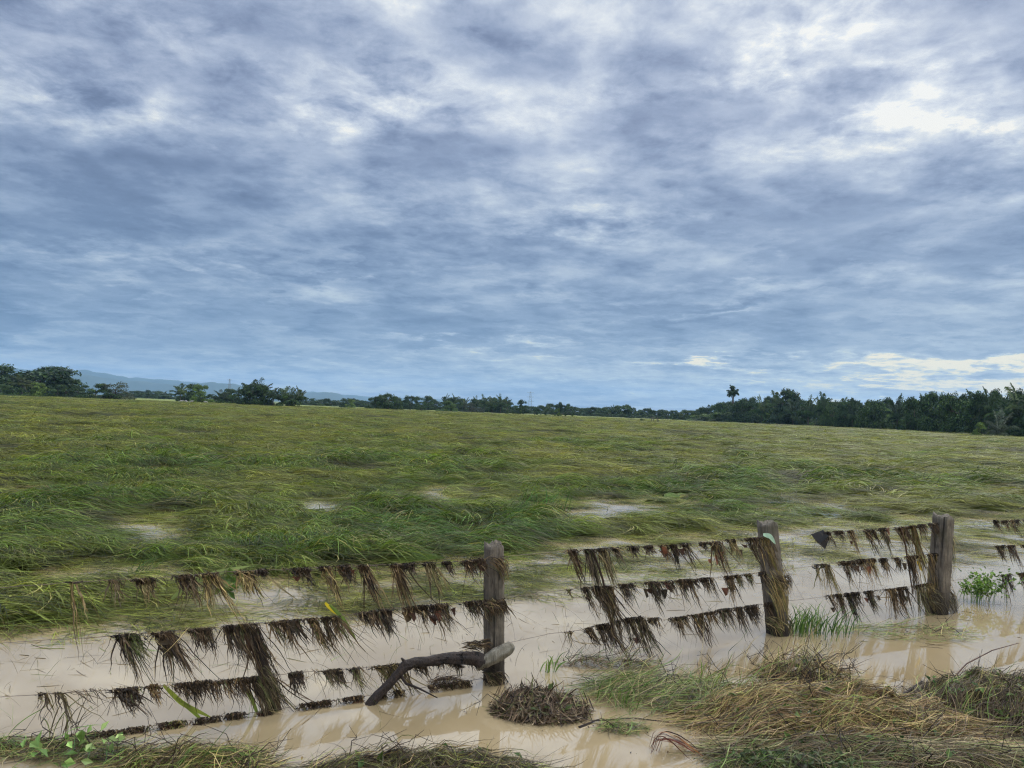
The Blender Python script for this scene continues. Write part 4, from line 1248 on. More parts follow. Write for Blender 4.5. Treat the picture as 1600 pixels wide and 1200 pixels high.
tube(mb, pts, [.006, .006, .005, .003], 5, (.07, .035, .025))
tag(mb.build('bare_twig', [M_WET], None, loc=tuple(pts[0])), 'long reddish twig arching over the dark heap at right', 'twig')
mb = MB()
pts = [G(905, 1137), G(930, 1128) + Vector((0, 0, .01)), G(990, 1124) + Vector((0, 0, .01)), G(1045, 1128)]
tube(mb, pts, [.012, .005, .004, .003], 5, (.03, .02, .016))
tag(mb.build('bare_twig', [M_WET], None, loc=tuple(pts[0])), 'thin black twig floating right of the brown heap', 'twig')


# ------------------------------------------------------------------ small plants
def sprout(name, lab, cx, cy, n, hgt, w_, seed, cols, wd=.012, cat='plant', leaves=0, leafs=.05, lean=.15, lcol=None):
    r = np.random.default_rng(seed)
    c0 = np.array(G(cx, cy)); K = 8; t = np.linspace(0, 1, K)[None, :]
    x0 = r.normal(0, w_, n); y0 = r.normal(0, w_ * .6, n)
    a = r.uniform(0, 2 * np.pi, n); H = r.uniform(.45, 1, n) * hgt; out_ = r.uniform(.1, .75, n) * H
    x = x0[:, None] + (np.cos(a) * out_)[:, None] * t ** 1.8 + lean * H[:, None] * t; y = y0[:, None] + (np.sin(a) * out_ * .7)[:, None] * t ** 1.8
    z = H[:, None] * (1.25 * t - .38 * t ** 2.5) - .01
    P_ = np.stack([x, y, z], -1) + c0
    root = empty(name, c0, lab, cat)
    mb = MB(); ribbons(mb, P_, r.uniform(.4, 1, n)[:, None] * wd * np.array([.5, .8, 1, 1, .9, .7, .4, .08])[None, :], pal(n, cols, None, .2, r), r=r)
    mb.build('stems' if leaves else 'blades', [M_VEG], root)
    if leaves:
        i = r.integers(0, n, leaves); k = r.integers(3, K, leaves)
        C_ = P_[i, k] + r.normal(0, leafs * .5, (leaves, 3))
        mb = MB(); cards(mb, C_, r.normal(0, .6, (leaves, 3)) + np.array([0, -.4, .8]), r.uniform(.6, 1.2, leaves) * leafs, pal(leaves, lcol or cols, None, .2, r), .52, r=r)
        mb.build('leaves', [M_VEG], root)
    return root


G1 = [(.05, .12, .02), (.09, .17, .03), (.14, .22, .04)]
sprout('grass_tuft', 'spiky dark green tuft in the water right of the leaning post', 1268, 990, 170, .36, .17, 51, G1, .013, 'grass tuft')
sprout('leafy_plant', 'bushy bright green plant in the water beyond the far post', 1528, 942, 60, .50, .13, 52, G1, .009, leaves=420, leafs=.06, lcol=[(.12, .22, .03), (.18, .30, .05), (.07, .14, .02)])
sprout('grass_tuft', 'upright green tuft standing above the flattened field behind the wires', 838, 808, 80, .75, .30, 53, [(.05, .14, .02), (.08, .17, .03)], .02, 'grass tuft', lean=.35)
sprout('grass_tuft', 'small pair of green blades in the water right of the branch post', 858, 1050, 12, .22, .03, 54, [(.14, .24, .04), (.2, .28, .06)], .018, 'grass tuft')
sprout('weed_seedling', 'pale green broad-leaved seedling in the bottom left corner', 110, 1196, 14, .20, .14, 55, [(.12, .22, .08)], .007, leaves=46, leafs=.085, lcol=[(.20, .32, .10), (.13, .24, .06), (.26, .36, .14)])
sprout('weed_seedling', 'green broad leaves poking out of the right side of the straw heap', 1385, 1132, 8, .12, .08, 56, [(.08, .16, .04)], .006, leaves=24, leafs=.085, lcol=[(.07, .16, .05), (.12, .22, .08)])
sprout('grass_tuft', 'fine grass sprouting from the low wire at far left', 95, 1152, 12, .38, .06, 57, [(.12, .16, .05), (.06, .05, .03)], .008, 'grass tuft')
sprout('grass_tuft', 'green blades growing on the left of the floating mat', 985, 1100, 26, .22, .12, 58, [(.14, .24, .04), (.2, .28, .06), (.08, .15, .03)], .014, 'grass tuft')
sprout('grass_tuft', 'bent green blades rising from the right of the floating mat', 1120, 1085, 24, .38, .12, 59, [(.14, .24, .04), (.2, .28, .06), (.12, .1, .04)], .010, 'grass tuft', lean=.4)
sprout('grass_tuft', 'arching green grass at the edge of the field in the upper left of the fence', 215, 905, 60, .34, .10, 60, G1, .009, 'grass tuft', lean=.6)

# loose stems and scraps standing in or floating on the water
n = 1700
r_ = np.random.default_rng(5)
px = r_.uniform(-60, 1680, n); py = np.interp(px, BX, BY) + r_.beta(.75, 2.2, n) * 210 - 8
pts = np.array([tuple(G(a, b)) for a, b in zip(px, py)])
K = 6; t = np.linspace(0, 1, K)[None, :]
floaty = r_.random(n) < .45
L = np.where(floaty, r_.uniform(.03, .25, n), r_.uniform(.05, .34, n))
a = r_.uniform(0, 2 * np.pi, n)
incl = np.where(floaty, 0, r_.uniform(.6, 1.45, n))
cvx = r_.normal(0, .25, (n, 1))
x = pts[:, :1] + (L * np.cos(incl) * np.cos(a))[:, None] * t + cvx * L[:, None] * t ** 2
y = pts[:, 1:2] + (L * np.cos(incl) * np.sin(a))[:, None] * t
z = (L * np.sin(incl))[:, None] * (t - .3 * t ** 3) + .002
W_ = np.where(floaty, r_.uniform(.002, .006, n), r_.uniform(.0015, .0035, n))[:, None] * np.array([.6, 1, 1, .9, .6, .15])[None, :]
mb = MB()
ribbons(mb, np.stack([x, y, z], -1), W_, pal(n, [(.05, .035, .025), (.12, .09, .05), (.10, .14, .04), (.2, .16, .09)], [4, 3, 2, 1.5], .25, r_), r=r_)
tag(mb.build('water_weeds', [M_WET]), 'scattered thin stems and straw bits poking out of the brown water', 'weeds', kind='stuff')
#@@PART3
# ------------------------------------------------------------------ hills
def ridge(name, dist, pts, depth, seed):
    """pts: (px, crest py); a real hill range with a front and a back slope"""
    az_ = [azel(p, q)[0] for p, q in pts]; h_ = [math.tan(azel(p, q)[1]) * dist + CAM_H for p, q in pts]
    na2, nd = 220, 14
    A_ = np.linspace(az_[0], az_[-1], na2); H_ = np.interp(A_, az_, h_)
    H_ = H_ + fbm(A_ * 60, A_ * 0 + seed, 1.0, 4, seed) * .05 * np.maximum(H_, 20)
    H_ = np.maximum(H_, 0)
    s_ = np.linspace(0, 1, nd)
    prof_ = np.sin(np.pi * s_) ** .8
    DD = dist - depth * .5 + depth * s_
    AA_, DDg = np.meshgrid(A_, DD, indexing='ij')
    Zg = H_[:, None] * prof_[None, :]
    Zg = Zg * (1 + .18 * fbm(AA_ * 30, DDg / 400, 1.0, 3, seed + 3) * (np.abs(s_[None, :] - .5) > .06)) - 1
    V_ = np.stack([DDg * np.sin(AA_), DDg * np.cos(AA_), np.maximum(Zg, -.5)], -1).reshape(-1, 3)
    ii = np.arange(na2 * nd).reshape(na2, nd)
    qd = np.stack([ii[:-1, :-1], ii[1:, :-1], ii[1:, 1:], ii[:-1, 1:]], -1).reshape(-1, 4)
    mb = MB(); mb.add(V_, qd)
    tag(mb.build(name, [M_HILL], smooth=True), kind='structure')


ridge('hills', 9000, [(-300, 570), (-100, 572), (0, 578), (60, 588), (95, 584), (110, 584), (130, 586), (160, 590), (200, 594), (235, 597), (262, 600), (300, 601), (335, 598), (365, 599), (395, 609), (440, 622), (470, 616), (490, 613), (520, 613), (532, 617), (546, 627), (560, 631), (580, 631), (600, 632), (640, 638), (690, 644)], 1100, 3)
ridge('hills', 11300, [(-300, 560), (-100, 565), (0, 573), (20, 574), (60, 580), (100, 582), (118, 578), (132, 577), (150, 581), (200, 590), (250, 592), (300, 597), (380, 607), (450, 612), (560, 618), (620, 623), (665, 622), (700, 625), (740, 630), (790, 640), (900, 648)], 900, 8)

# ------------------------------------------------------------------ trees


def tree_src(seed, wfac=1.0, n=6600, flat=1.0, trunk_h=.16, low=.0, cols=None, lobes=34, leaf=.058):
    """unit-height broadleaf: (trunk mesh, crown mesh). Crown = leaf clumps over many uneven lobes."""
    r = np.random.default_rng(seed)
    cols = cols or [(.022, .052, .016), (.036, .076, .020), (.056, .100, .024), (.014, .032, .014)]
    mb = MB()
    tr_r = .022 + .01 * r.random()
    p0 = np.array([0, 0, -.03])
    top = np.array([r.normal(0, .03), r.normal(0, .03), .55])
    tube(mb, [p0 + (top - p0) * k / 6 + r.normal(0, .006, 3) * (k > 0) for k in range(7)], np.linspace(tr_r * 1.5, tr_r * .6, 7), 8, rough=.06)
    L_c, L_r = [], []
    squash = r.uniform(.85, 1.1); skew = r.normal(0, .08)
    for i in range(lobes):
        a = r.uniform(0, 2 * np.pi)
        ph = math.asin(min(1, max(-.12, r.uniform(-.12, 1.0)))) if i > 3 else r.uniform(.95, 1.5)
        k = r.uniform(.78, 1.0) if i % 4 else r.uniform(.2, .6)
        rd = r.uniform(.13, .22)
        rad = (.50 - rd * .5) * wfac * k * math.cos(ph) ** .8
        if i % 4 == 1:                     # low skirt, leaves down to the pasture
            ph = 0.0; rad = (.44 - rd * .3) * wfac
        L_c.append((rad * math.cos(a) + skew * math.sin(ph), rad * math.sin(a), max(low, 0) + .10 + (.72 - max(low, 0)) * k * max(0, math.sin(ph)) ** squash)); L_r.append(rd)
    for c_, rd in list(zip(L_c, L_r))[::3]:
        c_ = np.array(c_); m_ = p0 + (top - p0) * r.uniform(.35, .8)
        tube(mb, [m_, (m_ + c_) / 2 + r.normal(0, .015, 3), c_], [tr_r * .55, tr_r * .35, tr_r * .12], 5)
    trunk = mb.mesh('trunk', [M_BARK], True)
    mb = MB()
    per = n // lobes
    for c_, rd in zip(L_c, L_r):
        d_ = r.normal(size=(per, 3)); d_ /= np.linalg.norm(d_, axis=1, keepdims=True)
        d_[:, 2] = np.where(d_[:, 2] < -.3, -d_[:, 2] * .6, d_[:, 2])
        q = rd * (.55 + .5 * r.random((per, 1)) ** .6) * (1 + .25 * fbm(d_[:, 0] * 2 + c_[0] * 9, d_[:, 1] * 2, 1, 2, seed)[:, None])
        C_ = np.array(c_) + d_ * q * np.array([1.15, 1.15, .85 * flat])
        N_ = d_ + r.normal(0, .45, (per, 3)) + np.array([0, 0, .35])
        bright = r.normal(1, .15)
        cards(mb, C_, N_, r.uniform(.5, 1.4, per) * leaf, pal(per, cols, None, .2, r) * bright, .7, r=r)
    crown = mb.mesh('crown', [M_TREE])
    return trunk, crown


def palm_src(seed, trunk_h=.25, n=18, cols=None, fl=.8, upright=1.0, trunk_r=.028):
    """unit-height palm with long feather fronds rising and arching over"""
    r = np.random.default_rng(seed)
    cols = cols or [(.026, .056, .020), (.042, .078, .026), (.064, .098, .040)]
    mb = MB()
    hp = np.array([r.normal(0, .02), r.normal(0, .02), trunk_h])
    tube(mb, [(0, 0, -.03), (hp[0] * .3, hp[1] * .3, trunk_h * .5), tuple(hp)], [trunk_r * 1.1, trunk_r * .85, trunk_r], 8, rough=.08)
    trunk = mb.mesh('trunk', [M_BARK], True)
    mb = MB()
    K = 10
    for i in range(n):
        az_ = 2 * np.pi * i / n * 2.4 + r.normal(0, .2)
        e0 = R(82) - (i / n) ** .8 * R(70) * (2 - upright) + r.normal(0, .08)
        L = fl * (1 - trunk_h * .6) * r.uniform(.85, 1.12)
        el_ = e0 - np.linspace(0, 1, K) ** 2.0 * R(50 + 40 * i / n) * r.uniform(.7, 1.2)
        st = L / K
        d_ = np.stack([np.cos(el_) * np.cos(az_), np.cos(el_) * np.sin(az_), np.sin(el_)], -1)
        rach = hp + np.vstack([np.zeros(3), np.cumsum(d_ * st, 0)[:-1]])
        col = pal(1, cols, None, .12, r)[0]
        ribbons(mb, rach[None], np.linspace(.014, .004, K)[None], [col * 1.3], r=r)
        m_ = 26
        tt = np.linspace(.14, .99, m_)
        base = np.stack([np.interp(tt * (K - 1), np.arange(K), rach[:, k]) for k in range(3)], -1)
        dd = np.stack([np.interp(tt * (K - 1), np.arange(K), d_[:, k]) for k in range(3)], -1)
        side = np.array([-np.sin(az_), np.cos(az_), 0])
        for sg_ in (-1, 1):
            ll = fl * .23 * np.sin(np.pi * (tt * .82 + .12)) ** .7 * r.uniform(.8, 1.15, m_)
            o_ = side * sg_ * .85 + dd * .5 + r.normal(0, .10, (m_, 3))
            P0 = base; P1 = base + o_ * ll[:, None] * .55; P2 = base + o_ * ll[:, None] * .95 + np.array([0, 0, -1]) * ll[:, None] * .35
            ribbons(mb, np.stack([P0, P1, P2], 1), np.stack([np.full(m_, .020), np.full(m_, .020), np.full(m_, .003)], 1), np.repeat(pal(1, [col], None, .1, r), m_, 0) * r.uniform(.75, 1.25, (m_, 1)), side=dd[:, None, :] * 1.0 + r.normal(0, .25, (m_, 1, 3)), r=r)
    crown = mb.mesh('crown', [M_TREE])
    return trunk, crown


LG = [(.085, .15, .03), (.12, .18, .04), (.06, .105, .028)]
GG = [(.045, .062, .036), (.06, .078, .045), (.03, .045, .028)]
SRC = {
    'oak': [tree_src(1, 1.25), tree_src(2, 1.1), tree_src(3, 1.4, flat=.85), tree_src(4, .95)],
    'bush': [tree_src(11, 1.7, 3000, low=-.05, lobes=16, leaf=.075), tree_src(12, 1.9, 3000, low=-.05, lobes=16, leaf=.075), tree_src(13, 1.4, 3000, low=-.05, lobes=14, leaf=.08)],
    'light': [tree_src(21, 1.3, 3600, cols=LG, low=.0, lobes=18, leaf=.06), tree_src(22, 1.5, 3600, cols=LG, low=-.02, lobes=18, leaf=.06)],
    'grey': [tree_src(31, 1.5, 3200, cols=GG, lobes=36, leaf=.05)],
    'round': [tree_src(41, 1.5, 6000, low=.02, lobes=36, leaf=.06), tree_src(42, 1.35, 6000, low=.0, lobes=36, leaf=.06)],
    'palm': [palm_src(51, .28), palm_src(52, .38, 16), palm_src(53, .22, 20)],
    'tallpalm': [palm_src(61, .78, 18, fl=.55, upright=.8, trunk_r=.034)],
    'lowpalm': [palm_src(71, .10, 14, cols=[(.08, .10, .06), (.10, .13, .075)], fl=.95), palm_src(72, .08, 16, fl=1.0)],
    'coco': [palm_src(81, .45, 16, cols=[(.07, .09, .035), (.10, .12, .045)], fl=.7, upright=.8)],
}
KN = {'oak': ('broadleaf_tree', 'tree'), 'bush': ('bush', 'bush'), 'light': ('broadleaf_tree', 'tree'), 'grey': ('broadleaf_tree', 'tree'), 'round': ('broadleaf_tree', 'tree'),
      'palm': ('palm_tree', 'palm'), 'tallpalm': ('palm_tree', 'palm'), 'lowpalm': ('palm_tree', 'palm'), 'coco': ('palm_tree', 'palm')}
cnt = {}
tr_rng = random.Random(3)


def tree(kind, px, top, D_, wpx, lab, group=None, var=None, dz=0.0):
    """tree whose crown tops out at photograph height `top`, at distance D_, about wpx wide"""
    srcs = SRC[kind]
    cnt[kind] = cnt.get(kind, 0) + 1
    tm, cm = srcs[(cnt[kind] if var is None else var) % len(srcs)]
    a_, e_ = azel(px, top)
    H = math.tan(e_) * D_ + CAM_H
    H = max(H, 1.0)
    Wm = wpx / FPX * D_
    wx = Wm / {'oak': 1.2, 'bush': 1.6, 'light': 1.35, 'grey': 1.4, 'round': 1.35, 'palm': .95, 'tallpalm': .46, 'lowpalm': 1.25, 'coco': .85}[kind]
    root = bpy.data.objects.new(KN[kind][0], None)
    root.location = (math.sin(a_) * D_, math.cos(a_) * D_, dz)
    root.rotation_euler = (0, 0, tr_rng.uniform(0, 6.28))
    sxy = wx
    root.scale = (sxy, sxy, H / (.90 if 'palm' not in kind and kind != 'coco' else .88))
    COL.objects.link(root)
    tag(root, lab, KN[kind][1], group)
    for nm2, m2 in (('trunk', tm), ('crown', cm)):
        o = bpy.data.objects.new(nm2, m2); COL.objects.link(o); o.parent = root
    return root


LF = 'trees at the left edge of the field'
tree('oak', -8, 568, 410, 60, 'dark tree cut by the left frame edge', LF)
tree('oak', 56, 565, 400, 98, 'largest dark tree, tallest crown at the far left', LF, 0)
tree('oak', 86, 573, 405, 72, 'dark tree joined to the right of the largest crown', LF, 1)
tree('oak', 30, 580, 405, 40, 'dark tree at the left shoulder of the largest crown', LF, 3)
tree('oak', 104, 588, 400, 40, 'lower dark tree sloping off right of the tall crown', LF, 2)
tree('coco', 36, 584, 370, 28, 'pale-fronded palm in front of the largest left tree', LF)
tree('light', 62, 597, 375, 32, 'light green round tree in front of the big dark crown', LF)
tree('bush', 90, 599, 372, 30, 'dark domed tree right of the light green round one', LF)
tree('bush', 105, 599, 378, 34, 'dull green domed tree behind the dark small one', LF)
tree('round', 123, 602, 372, 26, 'black-green low tree at the right end of the left group', LF)
tree('light', 10, 600, 372, 34, 'olive low tree at the foot of the left edge tree', LF)
tree('bush', 28, 604, 368, 30, 'short olive shrub below the pale palm', LF)
tree('bush', 150, 597, 360, 40, 'dark flat-topped tree left of the grey-green one', 'pair of trees right of the left group')
tree('grey', 182, 596, 360, 48, 'grey-green open-crowned tree with a leaning trunk', 'pair of trees right of the left group')
tree('bush', 172, 607, 355, 38, 'dark low bush under the grey-green tree', None)
# group with bamboo-like light tree
tree('palm', 283, 600, 350, 26, 'grey palm at the left of the light green clump', None)
tree('oak', 300, 599, 358, 34, 'dark tree behind the light green feathery clump', None)
tree('light', 316, 600, 345, 32, 'light green feathery tree between two dark palm groups', None)
tree('palm', 346, 606, 360, 28, 'dark palm just right of the light green feathery tree', None)
tree('oak', 358, 607, 365, 34, 'dark low tree left of the big palm clump', None)
tree('bush', 335, 612, 358, 34, 'dark undergrowth bush beside the light green feathery tree', None)
tree('bush', 370, 614, 350, 26, 'small dark bush at the left foot of the palm clump', None)
# palm clump
tree('round', 396, 596, 285, 44, 'black-green rounded tree at the left of the palm clump', None)
tree('round', 412, 601, 288, 34, 'dark tree below the tallest clump palm', None)
tree('palm', 409, 590, 290, 38, 'tallest palm fan of the clump left of centre', None, 0)
tree('palm', 392, 594, 292, 30, 'palm fan over the rounded dark tree', None, 1)
tree('palm', 442, 598, 285, 34, 'palm with pale fronds in the middle of the clump', None, 2)
tree('palm', 467, 603, 285, 28, 'rightmost palm of the clump left of centre', None, 0)
tree('lowpalm', 452, 603, 283, 30, 'low broad palm between the two right clump palms', None, 1)
tree('palm', 428, 606, 280, 26, 'short palm in the gap of the clump', None, 1)
tree('bush', 452, 614, 278, 44, 'dark shrubs at the foot of the right clump palms', None)
# centre left
tree('light', 550, 623, 400, 22, 'small round tree standing alone before the treeline', None, 0)
tree('bush', 536, 627, 410, 12, 'tiny bush left of the small round tree', None)
tree('oak', 608, 611, 330, 40, 'dark broad tree with a palm-like crown in mid field edge', None, 0)
tree('palm', 597, 614, 332, 22, 'palm inside the broad dark mid-field tree', None)
tree('bush', 586, 618, 330, 26, 'dark left skirt of the broad mid-field tree', None)
tree('bush', 620, 620, 330, 26, 'dark right skirt of the broad mid-field tree', None)
tree('bush', 659, 633, 360, 18, 'low dark bush alone in front of the treeline', None)
tree('light', 699, 626, 390, 34, 'pale green dome tree in front of the central palms', None, 1)
tree('grey', 738, 629, 390, 36, 'greyish low spreading tree right of the pale dome', None)
for i, (px, tp, wd) in enumerate([(697, 615, 18), (711, 616, 18), (727, 618, 18), (745, 618, 18), (757, 617, 20), (770, 616, 22), (783, 615, 24), (793, 621, 18)]):
    tree('palm', px, tp, 440 + i % 3 * 12, wd, '%s palm from left in the central palm row' % ORD[i], 'palms of the central treeline')
for i, (px, tp, wd) in enumerate([(642, 618, 26), (655, 619, 24), (668, 618, 24), (682, 621, 22), (705, 621, 26), (722, 622, 26), (740, 623, 26), (756, 622, 26), (772, 621, 30), (790, 624, 26), (800, 628, 20), (765, 630, 34), (785, 632, 34), (715, 630, 28)]):
    tree('oak', px, tp, 470 + i % 4 * 10, wd, 'dark round-crowned tree in the central wood, ' + ('left of the palm row' if px < 690 else ('low in front of the palm row' if tp > 628 else ('behind the left half of the palm row' if px < 745 else 'behind the right half of the palm row'))), 'broadleaf trees of the central wood')
tree('oak', 817, 624, 470, 20, 'tall umbrella tree just left of the far mast', None, 2)
tree('palm', 858, 629, 520, 14, 'lone palm top above the wood right of the mast', None)
tree('oak', 875, 628, 540, 14, 'pointed tree above the wood right of the lone palm', None, 3)
tree('palm', 1015, 637, 540, 12, 'small palm top in the far right-hand wood', None)
for i, (px, tp, wd, D_, kd, lb) in enumerate([(812, 636, 14, 330, 'bush', 'dark round shrub left of the field shrubs row'), (793, 640, 9, 350, 'bush', 'small dark shrub near the wood foot'), (803, 641, 7, 350, 'bush', 'tiny dark shrub beside the round one'),
                                              (840, 638, 11, 320, 'bush', 'dark green shrub standing in the field below the mast'), (853, 641, 6, 310, 'bush', 'tiny bush between two field shrubs'), (872, 637, 14, 295, 'light', 'lightest green little tree standing in the field'),
                                              (884, 643, 6, 300, 'bush', 'small bush right of the lightest little tree'), (895, 643, 7, 300, 'bush', 'last tiny bush of the field shrub row')]):
    tree(kd, px, tp, D_, wd, lb, 'shrubs standing in the field')
# far treelines: look-alike hazy trees
r2 = random.Random(11)


def line(x0, x1, tops, base, D0, D1, step, group, lab, palm_p=.12, wd=(16, 26), kinds=('oak', 'round'), near=None):
    x = x0
    while x < x1:
        f = (x - x0) / (x1 - x0)
        tp = float(np.interp(x, [q[0] for q in tops], [q[1] for q in tops])) + r2.uniform(-2.0, 2.4)
        D_ = D0 + (D1 - D0) * f + r2.uniform(-12, 12)
        k = 'palm' if r2.random() < palm_p else r2.choice(kinds)
        lb = lab[k == 'palm']
        if near: lb += ', ' + next(n_ for q_, n_ in near if x < q_)
        tree(k, x, tp, D_, r2.uniform(*wd) * (.8 if k == 'palm' else 1), lb, group + (' palms' if k == 'palm' else ' trees'))
        x += step * r2.uniform(.7, 1.3)


NC0 = [(500, 'by the rightmost clump palm'), (535, 'left of the tiny bush'), (565, 'at the small round tree'), (595, 'left of the broad dark tree'), (9999, 'right of the broad dark tree')]
NL0 = [(225, 'left part'), (250, 'middle part'), (9999, 'right part')]
NR = [(1130, 'left end'), (1165, 'by the tall lone palm'), (1200, 'left of the broad dome'), (1250, 'by the broad dome'), (1300, 'by the slender palm'), (1345, 'by the starry palm'), (1385, 'by the black round tree'),
      (1425, 'at the grassy gap'), (1480, 'left of the hilltop'), (1515, 'under the hilltop trees'), (1555, 'beside the young palm'), (1600, 'by the corner palms'), (9999, 'past the corner palms')]
NF = [(835, 'left of the mast'), (870, 'by the lone palm top'), (910, 'behind the lightest little tree'), (950, 'middle stretch'), (1000, 'behind the field posts'), (1045, 'right of the field posts'), (9999, 'beside the right forest')]
line(196, 275, [(196, 612), (240, 611), (275, 613)], 622, 780, 800, 9, 'distant treeline between the left groups', ('hazy tree in the far line left of the light clump', 'hazy palm in the far line left of the light clump'), .1, (16, 24), near=NL0)
line(470, 640, [(470, 618), (500, 622), (560, 624), (640, 622)], 634, 700, 640, 9, 'distant treeline behind the small round tree', ('hazy tree in the far central line', 'hazy palm in the far central line'), .12, (16, 24), near=NC0)
NC = [(500, 'by the rightmost clump palm'), (535, 'left of the tiny bush'), (565, 'behind the small round tree'), (595, 'left of the broad dark tree'), (630, 'behind the broad dark tree'), (665, 'by the lone low bush'), (690, 'left of the pale dome'), (720, 'behind the pale dome'), (760, 'right of the pale dome'), (9999, 'left of the far mast')]
NL = [(225, 'left part'), (250, 'middle part'), (9999, 'right part')]
line(470, 810, [(470, 626), (640, 631), (810, 640)], 0, 560, 500, 8, 'thicket under the central wood', ('low bush at the foot of the central wood', ''), 0, (26, 36), ('bush',), near=NC)
line(190, 280, [(190, 614), (280, 617)], 0, 760, 760, 9, 'thicket left of the light green clump', ('low bush of the far thicket left of the light clump', ''), 0, (24, 32), ('bush',), near=NL)
line(806, 1092, [(806, 632), (830, 633), (880, 631), (900, 635), (940, 637), (966, 632), (985, 634), (1000, 640), (1015, 639), (1050, 641), (1092, 638)], 655, 560, 520, 7.5, 'far wood right of the mast', ('tree in the far wood', 'palm in the far wood'), .08, (18, 28), near=NF)
line(806, 1092, [(806, 641), (900, 643), (1000, 647), (1092, 648)], 655, 520, 480, 13, 'low front of the far wood', ('low bushy tree at the foot of the far wood', 'low palm at the foot of the far wood'), 0, (18, 30), ('bush',), near=NF)
# right forest
RF = 'right-hand forest'


def rD(px):
    return float(np.interp(px, [1088, 1200, 1300, 1400, 1500, 1600], [455, 375, 320, 278, 245, 215]))


FEAT = [('palm', 1108, 629, 22, 'palm at the left end of the right forest'), ('oak', 1096, 636, 22, 'leftmost low tree of the right forest'), ('tallpalm', 1145, 610, 17, 'tall lone palm rising above the left part of the right forest'),
        ('oak', 1160, 618, 36, 'dark dome below and right of the tall lone palm'), ('oak', 1128, 628, 30, 'dark tree left of the tall lone palm'), ('palm', 1191, 617, 30, 'palm fan left of the broad forest dome'), ('oak', 1176, 625, 30, 'tree in the dip between tall palm and broad dome'),
        ('oak', 1225, 607, 56, 'broad tall dome, highest in the left half of the right forest'), ('palm', 1214, 612, 34, 'palm merged in the left side of the broad dome'), ('palm', 1240, 614, 34, 'palm merged in the right side of the broad dome'),
        ('palm', 1264, 617, 36, 'palm fan just right of the broad dome'), ('palm', 1287, 614, 26, 'slender palm above the middle of the right forest'), ('oak', 1302, 626, 30, 'low dark tree between two slender palms'),
        ('palm', 1333, 615, 28, 'palm with open starry fronds against the pale sky'), ('oak', 1320, 628, 30, 'low tree below the starry palm'), ('round', 1364, 620, 44, 'black round tree by the grassy gap in the forest'), ('palm', 1403, 615, 34, 'palm fan right of the black round tree'),
        ('oak', 1428, 619, 34, 'tree right of the palm fan near the forest gap'), ('oak', 1462, 612, 46, 'first tall tree of the right forest hilltop'), ('oak', 1500, 611, 50, 'middle tall tree of the right forest hilltop'), ('oak', 1530, 611, 40, 'third tall tree of the right forest hilltop'),
        ('palm', 1545, 607, 26, 'small palm sticking up left of the corner palms'), ('palm', 1571, 608, 40, 'palm left of the biggest corner palm'), ('palm', 1592, 600, 62, 'biggest dark palm at the right frame edge'), ('palm', 1625, 604, 60, 'palm cut off by the right frame edge')]
for i, (k, px, tp, wd, lb) in enumerate(FEAT):
    tree(k, px, tp, rD(px) + (18 if k in ('tallpalm',) else 8), wd, lb, RF)
line(1092, 1640, [(1092, 638), (1130, 629), (1200, 620), (1260, 618), (1310, 624), (1380, 624), (1420, 618), (1500, 612), (1640, 608)], 0, 470, 232, 12, 'body of the right forest', ('dark tree high in the right forest', 'dark palm high in the right forest'), .25, (30, 44), near=NR)
line(1092, 1640, [(1092, 646), (1200, 638), (1300, 637), (1400, 640), (1500, 636), (1640, 635)], 0, 450, 214, 13, 'middle storey of the right forest', ('tree of the middle storey, right forest', 'palm of the middle storey, right forest'), .22, (30, 44), ('oak', 'round', 'light'), near=NR)
line(1094, 1640, [(1094, 650), (1200, 652), (1300, 657), (1400, 660), (1500, 662), (1640, 665)], 0, 438, 205, 12, 'bushes along the forest foot', ('low dark bush at the right forest foot', 'low palm at the forest foot'), 0, (26, 42), ('bush',), near=NR)
tree('lowpalm', 1562, 636, 207, 40, 'pale-ribbed young palm in front of the corner palms', None, 0)
tree('light', 1530, 658, 206, 26, 'small bright bush left of the pale-ribbed young palm', None, 0)

# ------------------------------------------------------------------ masts, cattle, remains of a corral


def mast(px, top, D_, wid, lab):
    a_, e_ = azel(px, top)
    H = math.tan(e_) * D_ + CAM_H
    base = Vector((math.sin(a_) * D_, math.cos(a_) * D_, 0))
    root = empty('lattice_mast', base, lab, 'mast')
    mb = MB(); N_ = 12
    for k in range(4):
        sx, sy = (1, 1, -1, -1)[k], (1, -1, -1, 1)[k]
        tube(mb, [base + Vector((sx * wid / 2 * (1 - .85 * t), sy * wid / 2 * (1 - .85 * t), H * t)) for t in (0, .5, 1)], .10, 4)
    mb.build('mast_frame', [M_STEEL], root)
    mb = MB()
    for j in range(N_):
        for k in range(4):
            c = [(1, 1), (1, -1), (-1, -1), (-1, 1)]
            a, b = c[k], c[(k + 1) % 4]
            t0, t1 = j / N_, (j + 1) / N_
            w0, w1 = wid / 2 * (1 - .85 * t0), wid / 2 * (1 - .85 * t1)
            tube(mb, [base + Vector((a[0] * w0, a[1] * w0, H * t0)), base + Vector((b[0] * w1, b[1] * w1, H * t1))], .08, 3)
    for t in (.55, .75, .95):
        tube(mb, [base + Vector((-wid * .7, 0, H * t)), base + Vector((wid * .7, 0, H * t))], .12, 4)
    mb.build('bracing', [M_STEEL], root)


mast(829, 612, 900, 6, 'lattice mast rising over the far wood near the centre')
mast(359, 592, 900, 4, 'thin mast against the blue hills left of the palm clump')
